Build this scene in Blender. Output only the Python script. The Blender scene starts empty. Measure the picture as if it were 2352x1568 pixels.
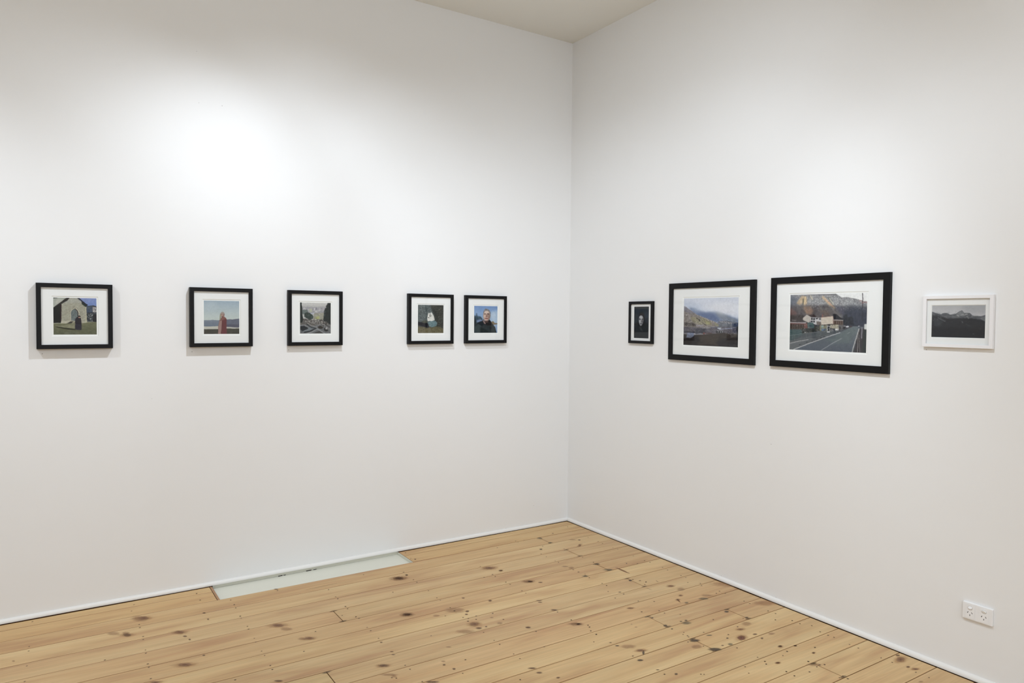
import bpy, bmesh, math, random
import numpy as np
from mathutils import Vector, Matrix

# ------------------------------------------------------------------ camera, world, lights, exposure
sc = bpy.context.scene
W_PX, H_PX = 2352, 1568
F_PX = 1649.12
YAW, PITCH, ROLL = 0.576927, 0.0314376, 0.0085071
CAM_POS = Vector((-3.36837, -4.36966, 1.55))
CEIL = 3.634
RX0, RY0 = -7.0, -7.6          # far sides of the room, behind and beside the camera

def make_camera():
    f = Vector((math.sin(YAW)*math.cos(PITCH), math.cos(YAW)*math.cos(PITCH), -math.sin(PITCH)))
    r = Vector((math.cos(YAW), -math.sin(YAW), 0))
    u = r.cross(f)
    c, s = math.cos(ROLL), math.sin(ROLL)
    r2 = c*r + s*u
    u2 = -s*r + c*u
    m = Matrix((r2, u2, -f)).transposed().to_4x4()
    m.translation = CAM_POS
    cd = bpy.data.cameras.new('camera')
    cd.sensor_fit = 'HORIZONTAL'
    cd.sensor_width = 36.0
    cd.lens = F_PX/W_PX*36.0
    cd.clip_start = 0.05
    o = bpy.data.objects.new('camera', cd)
    o.matrix_world = m
    sc.collection.objects.link(o)
    sc.camera = o
make_camera()

wd = bpy.data.worlds.new('world')
sc.world = wd
wd.use_nodes = True
wd.node_tree.nodes['Background'].inputs[0].default_value = (0.6, 0.7, 0.9, 1)
wd.node_tree.nodes['Background'].inputs[1].default_value = 0.0

def spot(name, loc, target, power, size_deg, blend, radius, color):
    ld = bpy.data.lights.new(name, 'SPOT')
    ld.energy = power
    ld.spot_size = math.radians(size_deg)
    ld.spot_blend = blend
    ld.shadow_soft_size = radius
    ld.color = color
    o = bpy.data.objects.new(name, ld)
    o.location = loc
    d = Vector(target) - Vector(loc)
    o.rotation_euler = d.to_track_quat('-Z', 'Y').to_euler()
    sc.collection.objects.link(o)
    return o

def area(name, loc, target, power, sx, sy, color):
    ld = bpy.data.lights.new(name, 'AREA')
    ld.shape = 'RECTANGLE'
    ld.size, ld.size_y = sx, sy
    ld.energy = power
    ld.color = color
    o = bpy.data.objects.new(name, ld)
    o.location = loc
    d = Vector(target) - Vector(loc)
    o.rotation_euler = d.to_track_quat('-Z', 'Y').to_euler()
    sc.collection.objects.link(o)
    return o

COOL = (0.80, 0.89, 1.0)
# gallery track running away from the left wall at x = -2.05: lamps turned to the two walls
spot('track_lamp_a', (-2.08, -1.42, 3.42), (-1.95, 0, 1.15), 58, 106, 1.0, 0.022, COOL)
spot('track_lamp_b', (-2.08, -1.44, 3.42), (-2.40, 0, 1.10), 19, 88, 0.6, 0.022, COOL)
spot('track_lamp_c', (-2.08, -1.40, 3.42), (-3.35, 0, 1.30), 80, 82, 1.0, 0.022, COOL)
spot('track_lamp_d', (-2.08, -1.46, 3.42), (-0.60, 0, 1.30), 40, 86, 1.0, 0.022, COOL)
spot('track_lamp_e', (-2.00, -2.68, 3.42), (0, -0.60, 0.30), 76, 84, 0.7, 0.022, COOL)
spot('track_lamp_f', (-2.00, -2.70, 3.42), (0, -1.10, 1.50), 88, 90, 1.0, 0.022, COOL)
spot('track_lamp_g', (-2.00, -2.74, 3.42), (0, -3.00, -0.10), 34, 88, 0.6, 0.022, COOL)
spot('track_lamp_h', (-2.00, -2.78, 3.42), (0, -3.50, 1.40), 42, 86, 1.0, 0.022, COOL)
# unseen spots added to brighten the left edge and raise the ambient bounce
spot('fill_spot_i', (-4.60, -1.42, 3.42), (-4.50, 0, 1.20), 100, 88, 0.8, 0.05, COOL)
spot('fill_spot_j', (-4.60, -2.40, 3.42), (-7, -2.4, 1.5), 215, 110, 1.0, 0.03, COOL)
spot('fill_spot_k', (-2.60, -4.60, 3.42), (-2.6, -4.6, 0), 260, 120, 1.0, 0.03, COOL)
# added soft fill: unseen area light high on the back wall, no window
area('back_wall_fill', (-3.6, RY0+0.12, 2.85), (-3.6, 0, 1.0), 98, 5.0, 1.0, COOL)

sc.view_settings.view_transform = 'Standard'
sc.view_settings.look = 'None'
sc.view_settings.gamma = 1.0
sc.view_settings.use_curve_mapping = False
sc.view_settings.exposure = 0.0

# ------------------------------------------------------------------ helpers
def srgb(c):
    c = np.asarray(c, float)/255.0
    return np.where(c <= 0.04045, c/12.92, ((c+0.055)/1.055)**2.4)

def lin(*c):
    return tuple(float(v) for v in srgb(c)) + (1.0,)

def principled(name, col, rough=0.6, spec=0.3, **kw):
    m = bpy.data.materials.new(name)
    m.use_nodes = True
    b = m.node_tree.nodes['Principled BSDF']
    b.inputs['Base Color'].default_value = col
    b.inputs['Roughness'].default_value = rough
    b.inputs['Specular IOR Level'].default_value = spec
    return m

def N(m, t, **kw):
    n = m.node_tree.nodes.new(t)
    for k, v in kw.items():
        setattr(n, k, v)
    return n

def link(m, a, b):
    m.node_tree.links.new(a, b)

def box_bm(bm, x0, x1, y0, y1, z0, z1, mi=0):
    vs = [bm.verts.new((x, y, z)) for x in (x0, x1) for y in (y0, y1) for z in (z0, z1)]
    fs = [(0, 1, 3, 2), (4, 6, 7, 5), (0, 4, 5, 1), (2, 3, 7, 6), (0, 2, 6, 4), (1, 5, 7, 3)]
    out = []
    for f in fs:
        fc = bm.faces.new([vs[i] for i in f])
        fc.material_index = mi
        out.append(fc)
    return vs, out

def obj(name, bm, mats, parent=None, smooth=False, recalc=True):
    me = bpy.data.meshes.new(name)
    if recalc:
        bmesh.ops.recalc_face_normals(bm, faces=bm.faces)
    bm.to_mesh(me)
    bm.free()
    if smooth:
        for p in me.polygons:
            p.use_smooth = True
    for m in (mats if isinstance(mats, (list, tuple)) else [mats]):
        me.materials.append(m)
    o = bpy.data.objects.new(name, me)
    sc.collection.objects.link(o)
    if parent:
        o.parent = parent
    return o

def tag(o, label, cat, group=None):
    o['label'] = label
    o['category'] = cat
    if group:
        o['group'] = group
    return o

# ------------------------------------------------------------------ materials
def wall_material(name, col, bump=0.10):
    m = principled(name, col, 0.62, 0.25)
    b = m.node_tree.nodes['Principled BSDF']
    tc = N(m, 'ShaderNodeTexCoord')
    n1 = N(m, 'ShaderNodeTexNoise'); n1.inputs['Scale'].default_value = 160; n1.inputs['Detail'].default_value = 3
    n2 = N(m, 'ShaderNodeTexNoise'); n2.inputs['Scale'].default_value = 2.2; n2.inputs['Detail'].default_value = 3
    mp = N(m, 'ShaderNodeMapping'); mp.inputs['Scale'].default_value = (1, 1, 2.2)
    link(m, tc.outputs['Object'], mp.inputs['Vector'])
    link(m, tc.outputs['Object'], n1.inputs['Vector'])
    link(m, mp.outputs['Vector'], n2.inputs['Vector'])
    b1 = N(m, 'ShaderNodeBump'); b1.inputs['Strength'].default_value = bump; b1.inputs['Distance'].default_value = 0.0006
    b2 = N(m, 'ShaderNodeBump'); b2.inputs['Strength'].default_value = 0.35; b2.inputs['Distance'].default_value = 0.006
    link(m, n1.outputs['Fac'], b1.inputs['Height'])
    link(m, n2.outputs['Fac'], b2.inputs['Height'])
    link(m, b1.outputs['Normal'], b2.inputs['Normal'])
    link(m, b2.outputs['Normal'], b.inputs['Normal'])
    return m

M_wall = wall_material('white_wall_paint', lin(236, 235, 233))
M_ceil = wall_material('ceiling_paint', lin(238, 237, 231), 0.05)
M_trim = principled('gloss_trim_paint', lin(232, 229, 224), 0.4, 0.3)
M_panel = principled('painted_panel', lin(219, 217, 203), 0.55, 0.25)
M_fill = principled('wall_filler', lin(244, 243, 240), 0.7, 0.2)
M_scuff = principled('wall_scuff', lin(176, 176, 172), 0.8, 0.2)
M_hole = principled('pencil_mark', lin(110, 104, 98), 0.8, 0.2)
M_black = principled('black_frame_lacquer', lin(11, 11, 13), 0.5, 0.22)
M_whitef = principled('white_frame_lacquer', lin(238, 236, 236), 0.4, 0.35)
M_mat = principled('mat_board', lin(237, 237, 235), 0.85, 0.1)
M_core = principled('mat_board_core', lin(243, 243, 240), 0.85, 0.1)
M_back = principled('backing_board', lin(120, 96, 70), 0.9, 0.1)
M_plastic = principled('outlet_plastic', lin(240, 239, 238), 0.35, 0.45)
M_slot = principled('dark_slot', lin(42, 34, 30), 0.8, 0.1)
def diffuse(name, col):
    m = bpy.data.materials.new(name)
    m.use_nodes = True
    m.node_tree.nodes.clear()
    d = N(m, 'ShaderNodeBsdfDiffuse'); d.inputs['Color'].default_value = col
    o = N(m, 'ShaderNodeOutputMaterial')
    link(m, d.outputs['BSDF'], o.inputs['Surface'])
    return m
M_under = diffuse('dark_gap', lin(92, 62, 40))
M_strip = principled('edge_strip_wood', lin(168, 130, 98), 0.6, 0.25)

def glass_material():
    m = bpy.data.materials.new('frame_glass')
    m.use_nodes = True
    nt = m.node_tree
    nt.nodes.clear()
    out = N(m, 'ShaderNodeOutputMaterial')
    mix = N(m, 'ShaderNodeMixShader')
    tr = N(m, 'ShaderNodeBsdfTransparent'); tr.inputs['Color'].default_value = (0.995, 0.997, 0.995, 1)
    gl = N(m, 'ShaderNodeBsdfGlossy'); gl.inputs['Roughness'].default_value = 0.02
    lw = N(m, 'ShaderNodeLayerWeight'); lw.inputs['Blend'].default_value = 0.5
    pw = N(m, 'ShaderNodeMath', operation='POWER'); pw.inputs[1].default_value = 5.0
    fr = N(m, 'ShaderNodeMath', operation='MULTIPLY_ADD'); fr.inputs[1].default_value = 0.45; fr.inputs[2].default_value = 0.02
    link(m, lw.outputs['Facing'], pw.inputs[0])
    link(m, pw.outputs[0], fr.inputs[0])
    link(m, fr.outputs[0], mix.inputs['Fac'])
    link(m, tr.outputs['BSDF'], mix.inputs[1])
    link(m, gl.outputs['BSDF'], mix.inputs[2])
    link(m, mix.outputs['Shader'], out.inputs['Surface'])
    return m
M_glass = glass_material()

def print_material():
    m = principled('photo_paper', (1, 1, 1, 1), 0.6, 0.15)
    at = N(m, 'ShaderNodeAttribute', attribute_name='ink')
    link(m, at.outputs['Color'], m.node_tree.nodes['Principled BSDF'].inputs['Base Color'])
    return m
M_print = print_material()

def wood_material():
    m = principled('pine_boards', (1, 1, 1, 1), 0.42, 0.35)
    b = m.node_tree.nodes['Principled BSDF']
    at = N(m, 'ShaderNodeAttribute', attribute_name='board')       # rgb tint of each board, alpha its grain offset
    tc = N(m, 'ShaderNodeTexCoord')
    off = N(m, 'ShaderNodeMath', operation='MULTIPLY'); off.inputs[1].default_value = 37.0
    link(m, at.outputs['Alpha'], off.inputs[0])
    cx = N(m, 'ShaderNodeCombineXYZ')
    link(m, off.outputs[0], cx.inputs['X']); link(m, off.outputs[0], cx.inputs['Z'])
    add = N(m, 'ShaderNodeVectorMath', operation='ADD')
    link(m, tc.outputs['Object'], add.inputs[0]); link(m, cx.outputs[0], add.inputs[1])
    # broad colour drift along a board
    mp1 = N(m, 'ShaderNodeMapping'); mp1.inputs['Scale'].default_value = (0.9, 7.0, 1)
    link(m, add.outputs[0], mp1.inputs['Vector'])
    n1 = N(m, 'ShaderNodeTexNoise'); n1.inputs['Scale'].default_value = 1.6; n1.inputs['Detail'].default_value = 3; n1.inputs['Distortion'].default_value = 0.6
    link(m, mp1.outputs[0], n1.inputs['Vector'])
    # fine grain lines
    mp2 = N(m, 'ShaderNodeMapping'); mp2.inputs['Scale'].default_value = (1.6, 60.0, 1)
    link(m, add.outputs[0], mp2.inputs['Vector'])
    n2 = N(m, 'ShaderNodeTexNoise'); n2.inputs['Scale'].default_value = 2.0; n2.inputs['Detail'].default_value = 5; n2.inputs['Distortion'].default_value = 0.8
    link(m, mp2.outputs[0], n2.inputs['Vector'])
    # cathedral figure
    mp3 = N(m, 'ShaderNodeMapping'); mp3.inputs['Scale'].default_value = (0.55, 9.0, 1)
    link(m, add.outputs[0], mp3.inputs['Vector'])
    n3 = N(m, 'ShaderNodeTexNoise'); n3.inputs['Scale'].default_value = 1.3; n3.inputs['Detail'].default_value = 1
    link(m, mp3.outputs[0], n3.inputs['Vector'])
    sn = N(m, 'ShaderNodeMath', operation='MULTIPLY'); sn.inputs[1].default_value = 60
    link(m, n3.outputs['Fac'], sn.inputs[0])
    si = N(m, 'ShaderNodeMath', operation='SINE')
    link(m, sn.outputs[0], si.inputs[0])
    r1 = N(m, 'ShaderNodeValToRGB')
    r1.color_ramp.elements[0].position = 0.30; r1.color_ramp.elements[0].color = lin(184, 144, 102)
    r1.color_ramp.elements[1].position = 0.70; r1.color_ramp.elements[1].color = lin(208, 178, 131)
    e = r1.color_ramp.elements.new(0.5); e.color = lin(201, 167, 120)
    link(m, n1.outputs['Fac'], r1.inputs['Fac'])
    r2 = N(m, 'ShaderNodeMapRange'); r2.inputs['From Min'].default_value = 0.3; r2.inputs['From Max'].default_value = 0.7
    r2.inputs['To Min'].default_value = 0.91; r2.inputs['To Max'].default_value = 1.05
    link(m, n2.outputs['Fac'], r2.inputs['Value'])
    r3 = N(m, 'ShaderNodeMapRange'); r3.inputs['From Min'].default_value = -1; r3.inputs['From Max'].default_value = 1
    r3.inputs['To Min'].default_value = 0.955; r3.inputs['To Max'].default_value = 1.02
    link(m, si.outputs[0], r3.inputs['Value'])
    mu = N(m, 'ShaderNodeMath', operation='MULTIPLY')
    link(m, r2.outputs[0], mu.inputs[0]); link(m, r3.outputs[0], mu.inputs[1])
    vm = N(m, 'ShaderNodeVectorMath', operation='MULTIPLY')
    link(m, r1.outputs['Color'], vm.inputs[0]); link(m, at.outputs['Color'], vm.inputs[1])
    vs = N(m, 'ShaderNodeVectorMath', operation='SCALE')
    link(m, vm.outputs[0], vs.inputs[0]); link(m, mu.outputs[0], vs.inputs['Scale'])
    link(m, vs.outputs[0], b.inputs['Base Color'])
    bp = N(m, 'ShaderNodeBump'); bp.inputs['Strength'].default_value = 0.25; bp.inputs['Distance'].default_value = 0.001
    link(m, n2.outputs['Fac'], bp.inputs['Height'])
    link(m, bp.outputs['Normal'], b.inputs['Normal'])
    return m
M_wood = wood_material()

def stain_material():
    # knots, nail heads and stains in the boards: soft-edged patches; colour and strength come from the mesh
    m = bpy.data.materials.new('knots_and_stains')
    m.use_nodes = True
    nt = m.node_tree
    b = nt.nodes['Principled BSDF']
    b.inputs['Roughness'].default_value = 0.5
    b.inputs['Specular IOR Level'].default_value = 0.3
    at = N(m, 'ShaderNodeAttribute', attribute_name='board')
    uv = N(m, 'ShaderNodeUVMap', uv_map='patch')
    tc = N(m, 'ShaderNodeTexCoord')
    nz = N(m, 'ShaderNodeTexNoise'); nz.inputs['Scale'].default_value = 55; nz.inputs['Detail'].default_value = 3
    link(m, tc.outputs['Object'], nz.inputs['Vector'])
    ln = N(m, 'ShaderNodeVectorMath', operation='LENGTH')
    link(m, uv.outputs['UV'], ln.inputs[0])
    nadd = N(m, 'ShaderNodeMath', operation='MULTIPLY_ADD'); nadd.inputs[1].default_value = 0.5; nadd.inputs[2].default_value = -0.25
    link(m, nz.outputs['Fac'], nadd.inputs[0])
    rr = N(m, 'ShaderNodeMath', operation='ADD')
    link(m, ln.outputs['Value'], rr.inputs[0]); link(m, nadd.outputs[0], rr.inputs[1])
    mr = N(m, 'ShaderNodeMapRange', interpolation_type='SMOOTHSTEP')
    mr.inputs['From Min'].default_value = 1.0; mr.inputs['From Max'].default_value = 0.35
    mr.inputs['To Min'].default_value = 0.0; mr.inputs['To Max'].default_value = 1.0
    link(m, rr.outputs[0], mr.inputs['Value'])
    al = N(m, 'ShaderNodeMath', operation='MULTIPLY')
    link(m, mr.outputs[0], al.inputs[0]); link(m, at.outputs['Alpha'], al.inputs[1])
    link(m, at.outputs['Color'], b.inputs['Base Color'])
    tr = N(m, 'ShaderNodeBsdfTransparent')
    mx = N(m, 'ShaderNodeMixShader')
    link(m, al.outputs[0], mx.inputs['Fac'])
    link(m, tr.outputs['BSDF'], mx.inputs[1]); link(m, b.outputs['BSDF'], mx.inputs[2])
    link(m, mx.outputs['Shader'], nt.nodes['Material Output'].inputs['Surface'])
    return m
M_stain = stain_material()

# ------------------------------------------------------------------ measured tables (metres on the floor / walls)
# KNOTS: kind, x, y, half length, half width, angle; NAILS: x, y; MARKS: along the wall, height, size, kind
KNOTS=[('k',-2.958,-0.297,0.0333,0.0199,-0.92),('s',-2.978,-0.293,0.0471,0.0292,-1.08),('K',-3.049,-0.472,0.0279,0.017,-1.03),('s',-3.052,-0.444,0.0214,0.0127,-0.95),('s',-3.103,-0.421,0.0316,0.018,-0.9),('k',-2.83,-0.574,0.031,0.0187,-0.87),('d',-2.814,-0.636,0.0124,0.0077,-0.91),('n',-2.801,-0.686,0.0095,0.0054,-1.48),('k',-2.401,-0.748,0.0369,0.0206,-0.7),('s',-2.377,-0.813,0.0301,0.0186,-0.75),('k',-2.861,-0.944,0.0372,0.0183,-0.71),('d',-2.774,-0.893,0.0093,0.0062,-1.21),('d',-2.683,-0.484,0.0105,0.0054,1.55),('d',-2.684,-0.392,0.0081,0.0055,-1.19),('s',-3.501,-0.505,0.0111,0.0053,-1.3),('k',-2.991,-1.044,0.0252,0.0084,-0.62),('d',-2.549,-1.309,0.0197,0.0086,-0.63),('s',-2.344,-0.961,0.0196,0.0133,-0.82),('k',-1.617,-0.463,0.0331,0.025,-0.74),('d',-1.552,-0.437,0.011,0.0078,1.27),('K',-1.795,-0.968,0.0263,0.0193,-0.71),('k',-2.313,-0.974,0.0247,0.0162,-0.77),('K',-2.119,-1.42,0.0264,0.0141,-0.62),('k',-1.065,-0.594,0.0392,0.0275,-0.56),('d',-1.029,-0.67,0.0135,0.0121,0.97),('s',-0.982,-0.915,0.035,0.0289,-0.45),('d',-0.979,-0.917,0.014,0.0124,-0.38),('d',-0.935,-0.961,0.014,0.0103,-0.48),('d',-1.438,-0.929,0.0102,0.0091,-0.74),('d',-1.331,-1.04,0.0143,0.0115,1.04),('s',-1.556,-1.052,0.0523,0.0335,-0.6),('d',-1.507,-1.098,0.0134,0.0104,1.12),('d',-1.531,-1.13,0.0099,0.0095,-1.52),('k',-1.555,-1.257,0.028,0.0244,-0.66),('d',-1.56,-1.31,0.0171,0.0119,-0.58),('d',-1.52,-1.313,0.0075,0.0066,1.08),('s',-1.44,-1.235,0.0095,0.008,-0.58),('s',-1.44,-1.315,0.0154,0.0147,0.98),('n',-1.566,-1.209,0.0063,0.006,1.5),('n',-1.498,-1.176,0.0065,0.0061,1.31),('n',-1.519,-1.212,0.0063,0.006,1.37),('n',-1.407,-1.192,0.0082,0.0055,1.03),('n',-1.4,-1.286,0.0063,0.0061,0.9),('d',-1.346,-1.434,0.0146,0.0134,-0.32),('s',-1.119,-1.529,0.0436,0.0214,-0.52),('d',-1.105,-1.537,0.0149,0.0121,-0.33),('d',-1.106,-1.328,0.0211,0.0118,-0.52),('d',-1.1,-1.18,0.0174,0.0072,-0.54),('d',-1.109,-1.202,0.0144,0.0071,-0.54),('s',-1.786,-1.413,0.0136,0.0066,-0.58),('d',-1.885,-1.557,0.0086,0.0079,-1.42),('s',-1.873,-1.526,0.0107,0.0073,-0.63),('d',-1.866,-1.612,0.0094,0.0081,1.26),('s',-2.116,-1.534,0.0121,0.0104,-1.25),('n',-2.115,-1.553,0.0058,0.0049,-1.56),('n',-2.13,-1.54,0.0048,0.0041,-1.24),('s',-2.13,-1.509,0.037,0.0112,-0.58),('d',-1.998,-1.664,0.0307,0.0086,-0.57),('d',-1.569,-1.792,0.0204,0.0093,-0.55),('d',-1.566,-1.841,0.0144,0.0091,-0.52),('d',-1.521,-1.92,0.0092,0.0077,-0.36),('d',-2.036,-1.199,0.0078,0.0065,-1.02),('d',-2.039,-1.346,0.0109,0.005,-0.6),('d',-2.032,-1.314,0.0098,0.0051,-0.62),('s',-1.672,-1.062,0.0172,0.0129,-0.67),('s',-1.637,-1.309,0.0455,0.0233,-0.57),('D',-0.58,-0.464,0.0139,0.0111,0.84),('n',-0.533,-0.419,0.0063,0.0046,0.87),('k',-0.304,-0.535,0.0289,0.0102,0.88),('d',-0.232,-0.44,0.0121,0.0103,0.54),('s',-0.268,-0.41,0.0265,0.0134,-0.51),('k',-1.028,-0.669,0.0116,0.0115,0.38),('s',-0.646,-0.82,0.0236,0.0133,-0.51),('s',-0.628,-0.861,0.0214,0.0162,0.76),('d',-0.639,-0.894,0.0069,0.0062,0.18),('d',-0.979,-0.916,0.0134,0.0118,-0.38),('s',-0.994,-0.907,0.0355,0.0213,-0.53),('d',-0.636,-0.942,0.0068,0.0061,0.14),('D',-0.278,-0.981,0.0084,0.0047,0.75),('D',-0.639,-1.014,0.0084,0.0072,-0.14),('d',-0.299,-0.217,0.009,0.0075,0.73),('s',-0.106,-0.141,0.0095,0.0056,0.86),('D',-0.446,-0.894,0.0193,0.0134,-0.41),('g',-0.444,-0.382,0.0136,0.0125,0.21),('g',-0.446,-0.269,0.0186,0.0135,-0.47),('D',-0.462,-1.217,0.0149,0.0104,0.64),('d',-0.416,-1.25,0.0085,0.0068,-0.09),('d',-0.401,-1.285,0.0074,0.0051,0.6),('k',-0.322,-1.409,0.0206,0.0149,-0.25),('s',-0.308,-1.476,0.0291,0.0211,0.43),('k',-0.379,-1.542,0.0129,0.01,0.13),('k',-0.438,-1.577,0.0126,0.0098,0.1),('g',-0.455,-1.007,0.0316,0.0155,-0.5),('g',-0.645,-1.02,0.0206,0.0147,-0.42),('d',-0.639,-1.323,0.0104,0.0065,-0.44),('d',-0.639,-1.356,0.0083,0.0056,0.69),('s',-1.116,-1.528,0.0316,0.0158,-0.52),('d',-1.106,-1.534,0.011,0.0098,0.28),('k',-0.742,-1.525,0.0172,0.0102,-0.45),('d',-0.725,-1.593,0.0075,0.0057,0.51),('g',-0.304,-1.643,0.0289,0.0154,-0.43),('g',-0.43,-1.634,0.0135,0.0101,0.31),('s',-0.251,-1.62,0.0324,0.0158,-0.46),('D',-0.731,-1.679,0.0092,0.0074,0.18),('D',-0.742,-1.784,0.0141,0.0106,0.4),('D',-0.742,-1.83,0.0074,0.0058,0.04),('D',-0.637,-1.791,0.0086,0.0064,-0.18),('D',-0.605,-1.795,0.01,0.0076,-0.1),('g',-0.626,-1.819,0.0244,0.0177,-0.21),('D',-0.338,-1.832,0.0155,0.0107,-0.18),('D',-0.307,-1.937,0.0125,0.0079,-0.29),('s',-0.371,-1.988,0.0296,0.021,0.01),('k',-0.452,-2.016,0.0189,0.0111,-0.36),('R',-0.526,-2.083,0.0323,0.0209,0.4),('D',-0.588,-2.049,0.0082,0.0058,0.27),('d',-0.552,-2.025,0.0068,0.0045,0.4),('d',-0.444,-2.14,0.0121,0.007,0.45),('g',-0.639,-1.98,0.0159,0.0084,-0.44),('D',-0.744,-1.983,0.028,0.0163,-0.41),('D',-0.733,-2.098,0.0353,0.0177,-0.45),('d',-0.67,-2.09,0.008,0.0054,-0.23),('g',-0.629,-2.102,0.0151,0.011,0.12),('d',-0.437,-2.092,0.0134,0.0091,-0.15),('s',-0.785,-2.035,0.0281,0.0196,-0.25),('D',-1.101,-1.825,0.0108,0.0068,-0.45),('d',-1.106,-1.783,0.0076,0.0046,-0.46),('s',-1.061,-1.859,0.0378,0.0204,-0.48),('k',-1.038,-1.921,0.0241,0.0133,-0.47),('D',-1.045,-1.945,0.0247,0.0062,0.8),('d',-1.109,-1.943,0.0058,0.0048,0.27),('D',-1.108,-1.991,0.0166,0.0094,-0.46),('D',-1.105,-2.099,0.0091,0.004,-0.51),('D',-1.063,-2.17,0.0096,0.0073,0.35),('k',-0.594,-2.342,0.0113,0.0075,-0.13),('d',-0.442,-2.242,0.0128,0.0087,0.07),('d',-0.377,-2.277,0.0102,0.0068,0.04),('d',-0.368,-2.369,0.01,0.0065,0.01),('n',-0.312,-2.339,0.0068,0.0041,0.27),('d',-0.721,-1.89,0.0055,0.0041,0.35),('n',-0.742,-1.905,0.0054,0.0041,0.34),('t',0.017,-1.575,0.135,0.0521,-0.49),('t',0.087,-1.639,0.0631,0.0397,-0.28),('t',-0.06,-1.868,0.0764,0.0358,-0.44),('s',-0.362,-2.132,0.0181,0.0116,-0.23),('s',-0.877,-1.681,0.0057,0.0047,0.22),('s',-0.881,-1.718,0.0082,0.0063,-0.26),('k',-0.443,-2.244,0.0128,0.0087,0.07),('d',-0.375,-2.278,0.0109,0.0072,-0.1),('n',-0.312,-2.339,0.007,0.0044,0.18),('k',-0.368,-2.37,0.0095,0.0061,0.16),('k',-0.595,-2.343,0.0113,0.0075,-0.13),('d',-0.056,-2.594,0.0142,0.0081,0.11),('k',-0.085,-2.623,0.0343,0.0177,0.25),('d',-0.127,-2.68,0.0127,0.0074,-0.01),('k',-0.119,-2.708,0.0178,0.0092,-0.29),('n',-0.147,-2.725,0.0064,0.0035,0.15),('s',-0.214,-2.781,0.0122,0.0066,-0.21),('D',-0.429,-2.467,0.0062,0.0038,0.22),('n',-0.45,-2.457,0.006,0.0035,0.32),('n',-0.478,-2.46,0.0049,0.003,0.25),('s',-0.469,-2.439,0.0319,0.0159,-0.4),('n',-0.147,-2.567,0.0064,0.0031,0.34),('k',-1.615,-0.464,0.0372,0.0285,-0.75),('d',-1.554,-0.437,0.0114,0.0092,1.39),('d',-2.279,-0.254,0.0143,0.0081,-0.71),('d',-2.686,-0.392,0.0108,0.0073,-1.11),('k',-1.796,-0.967,0.0253,0.0217,-0.97),('d',-1.387,-0.205,0.0127,0.0064,1.17)]
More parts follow.
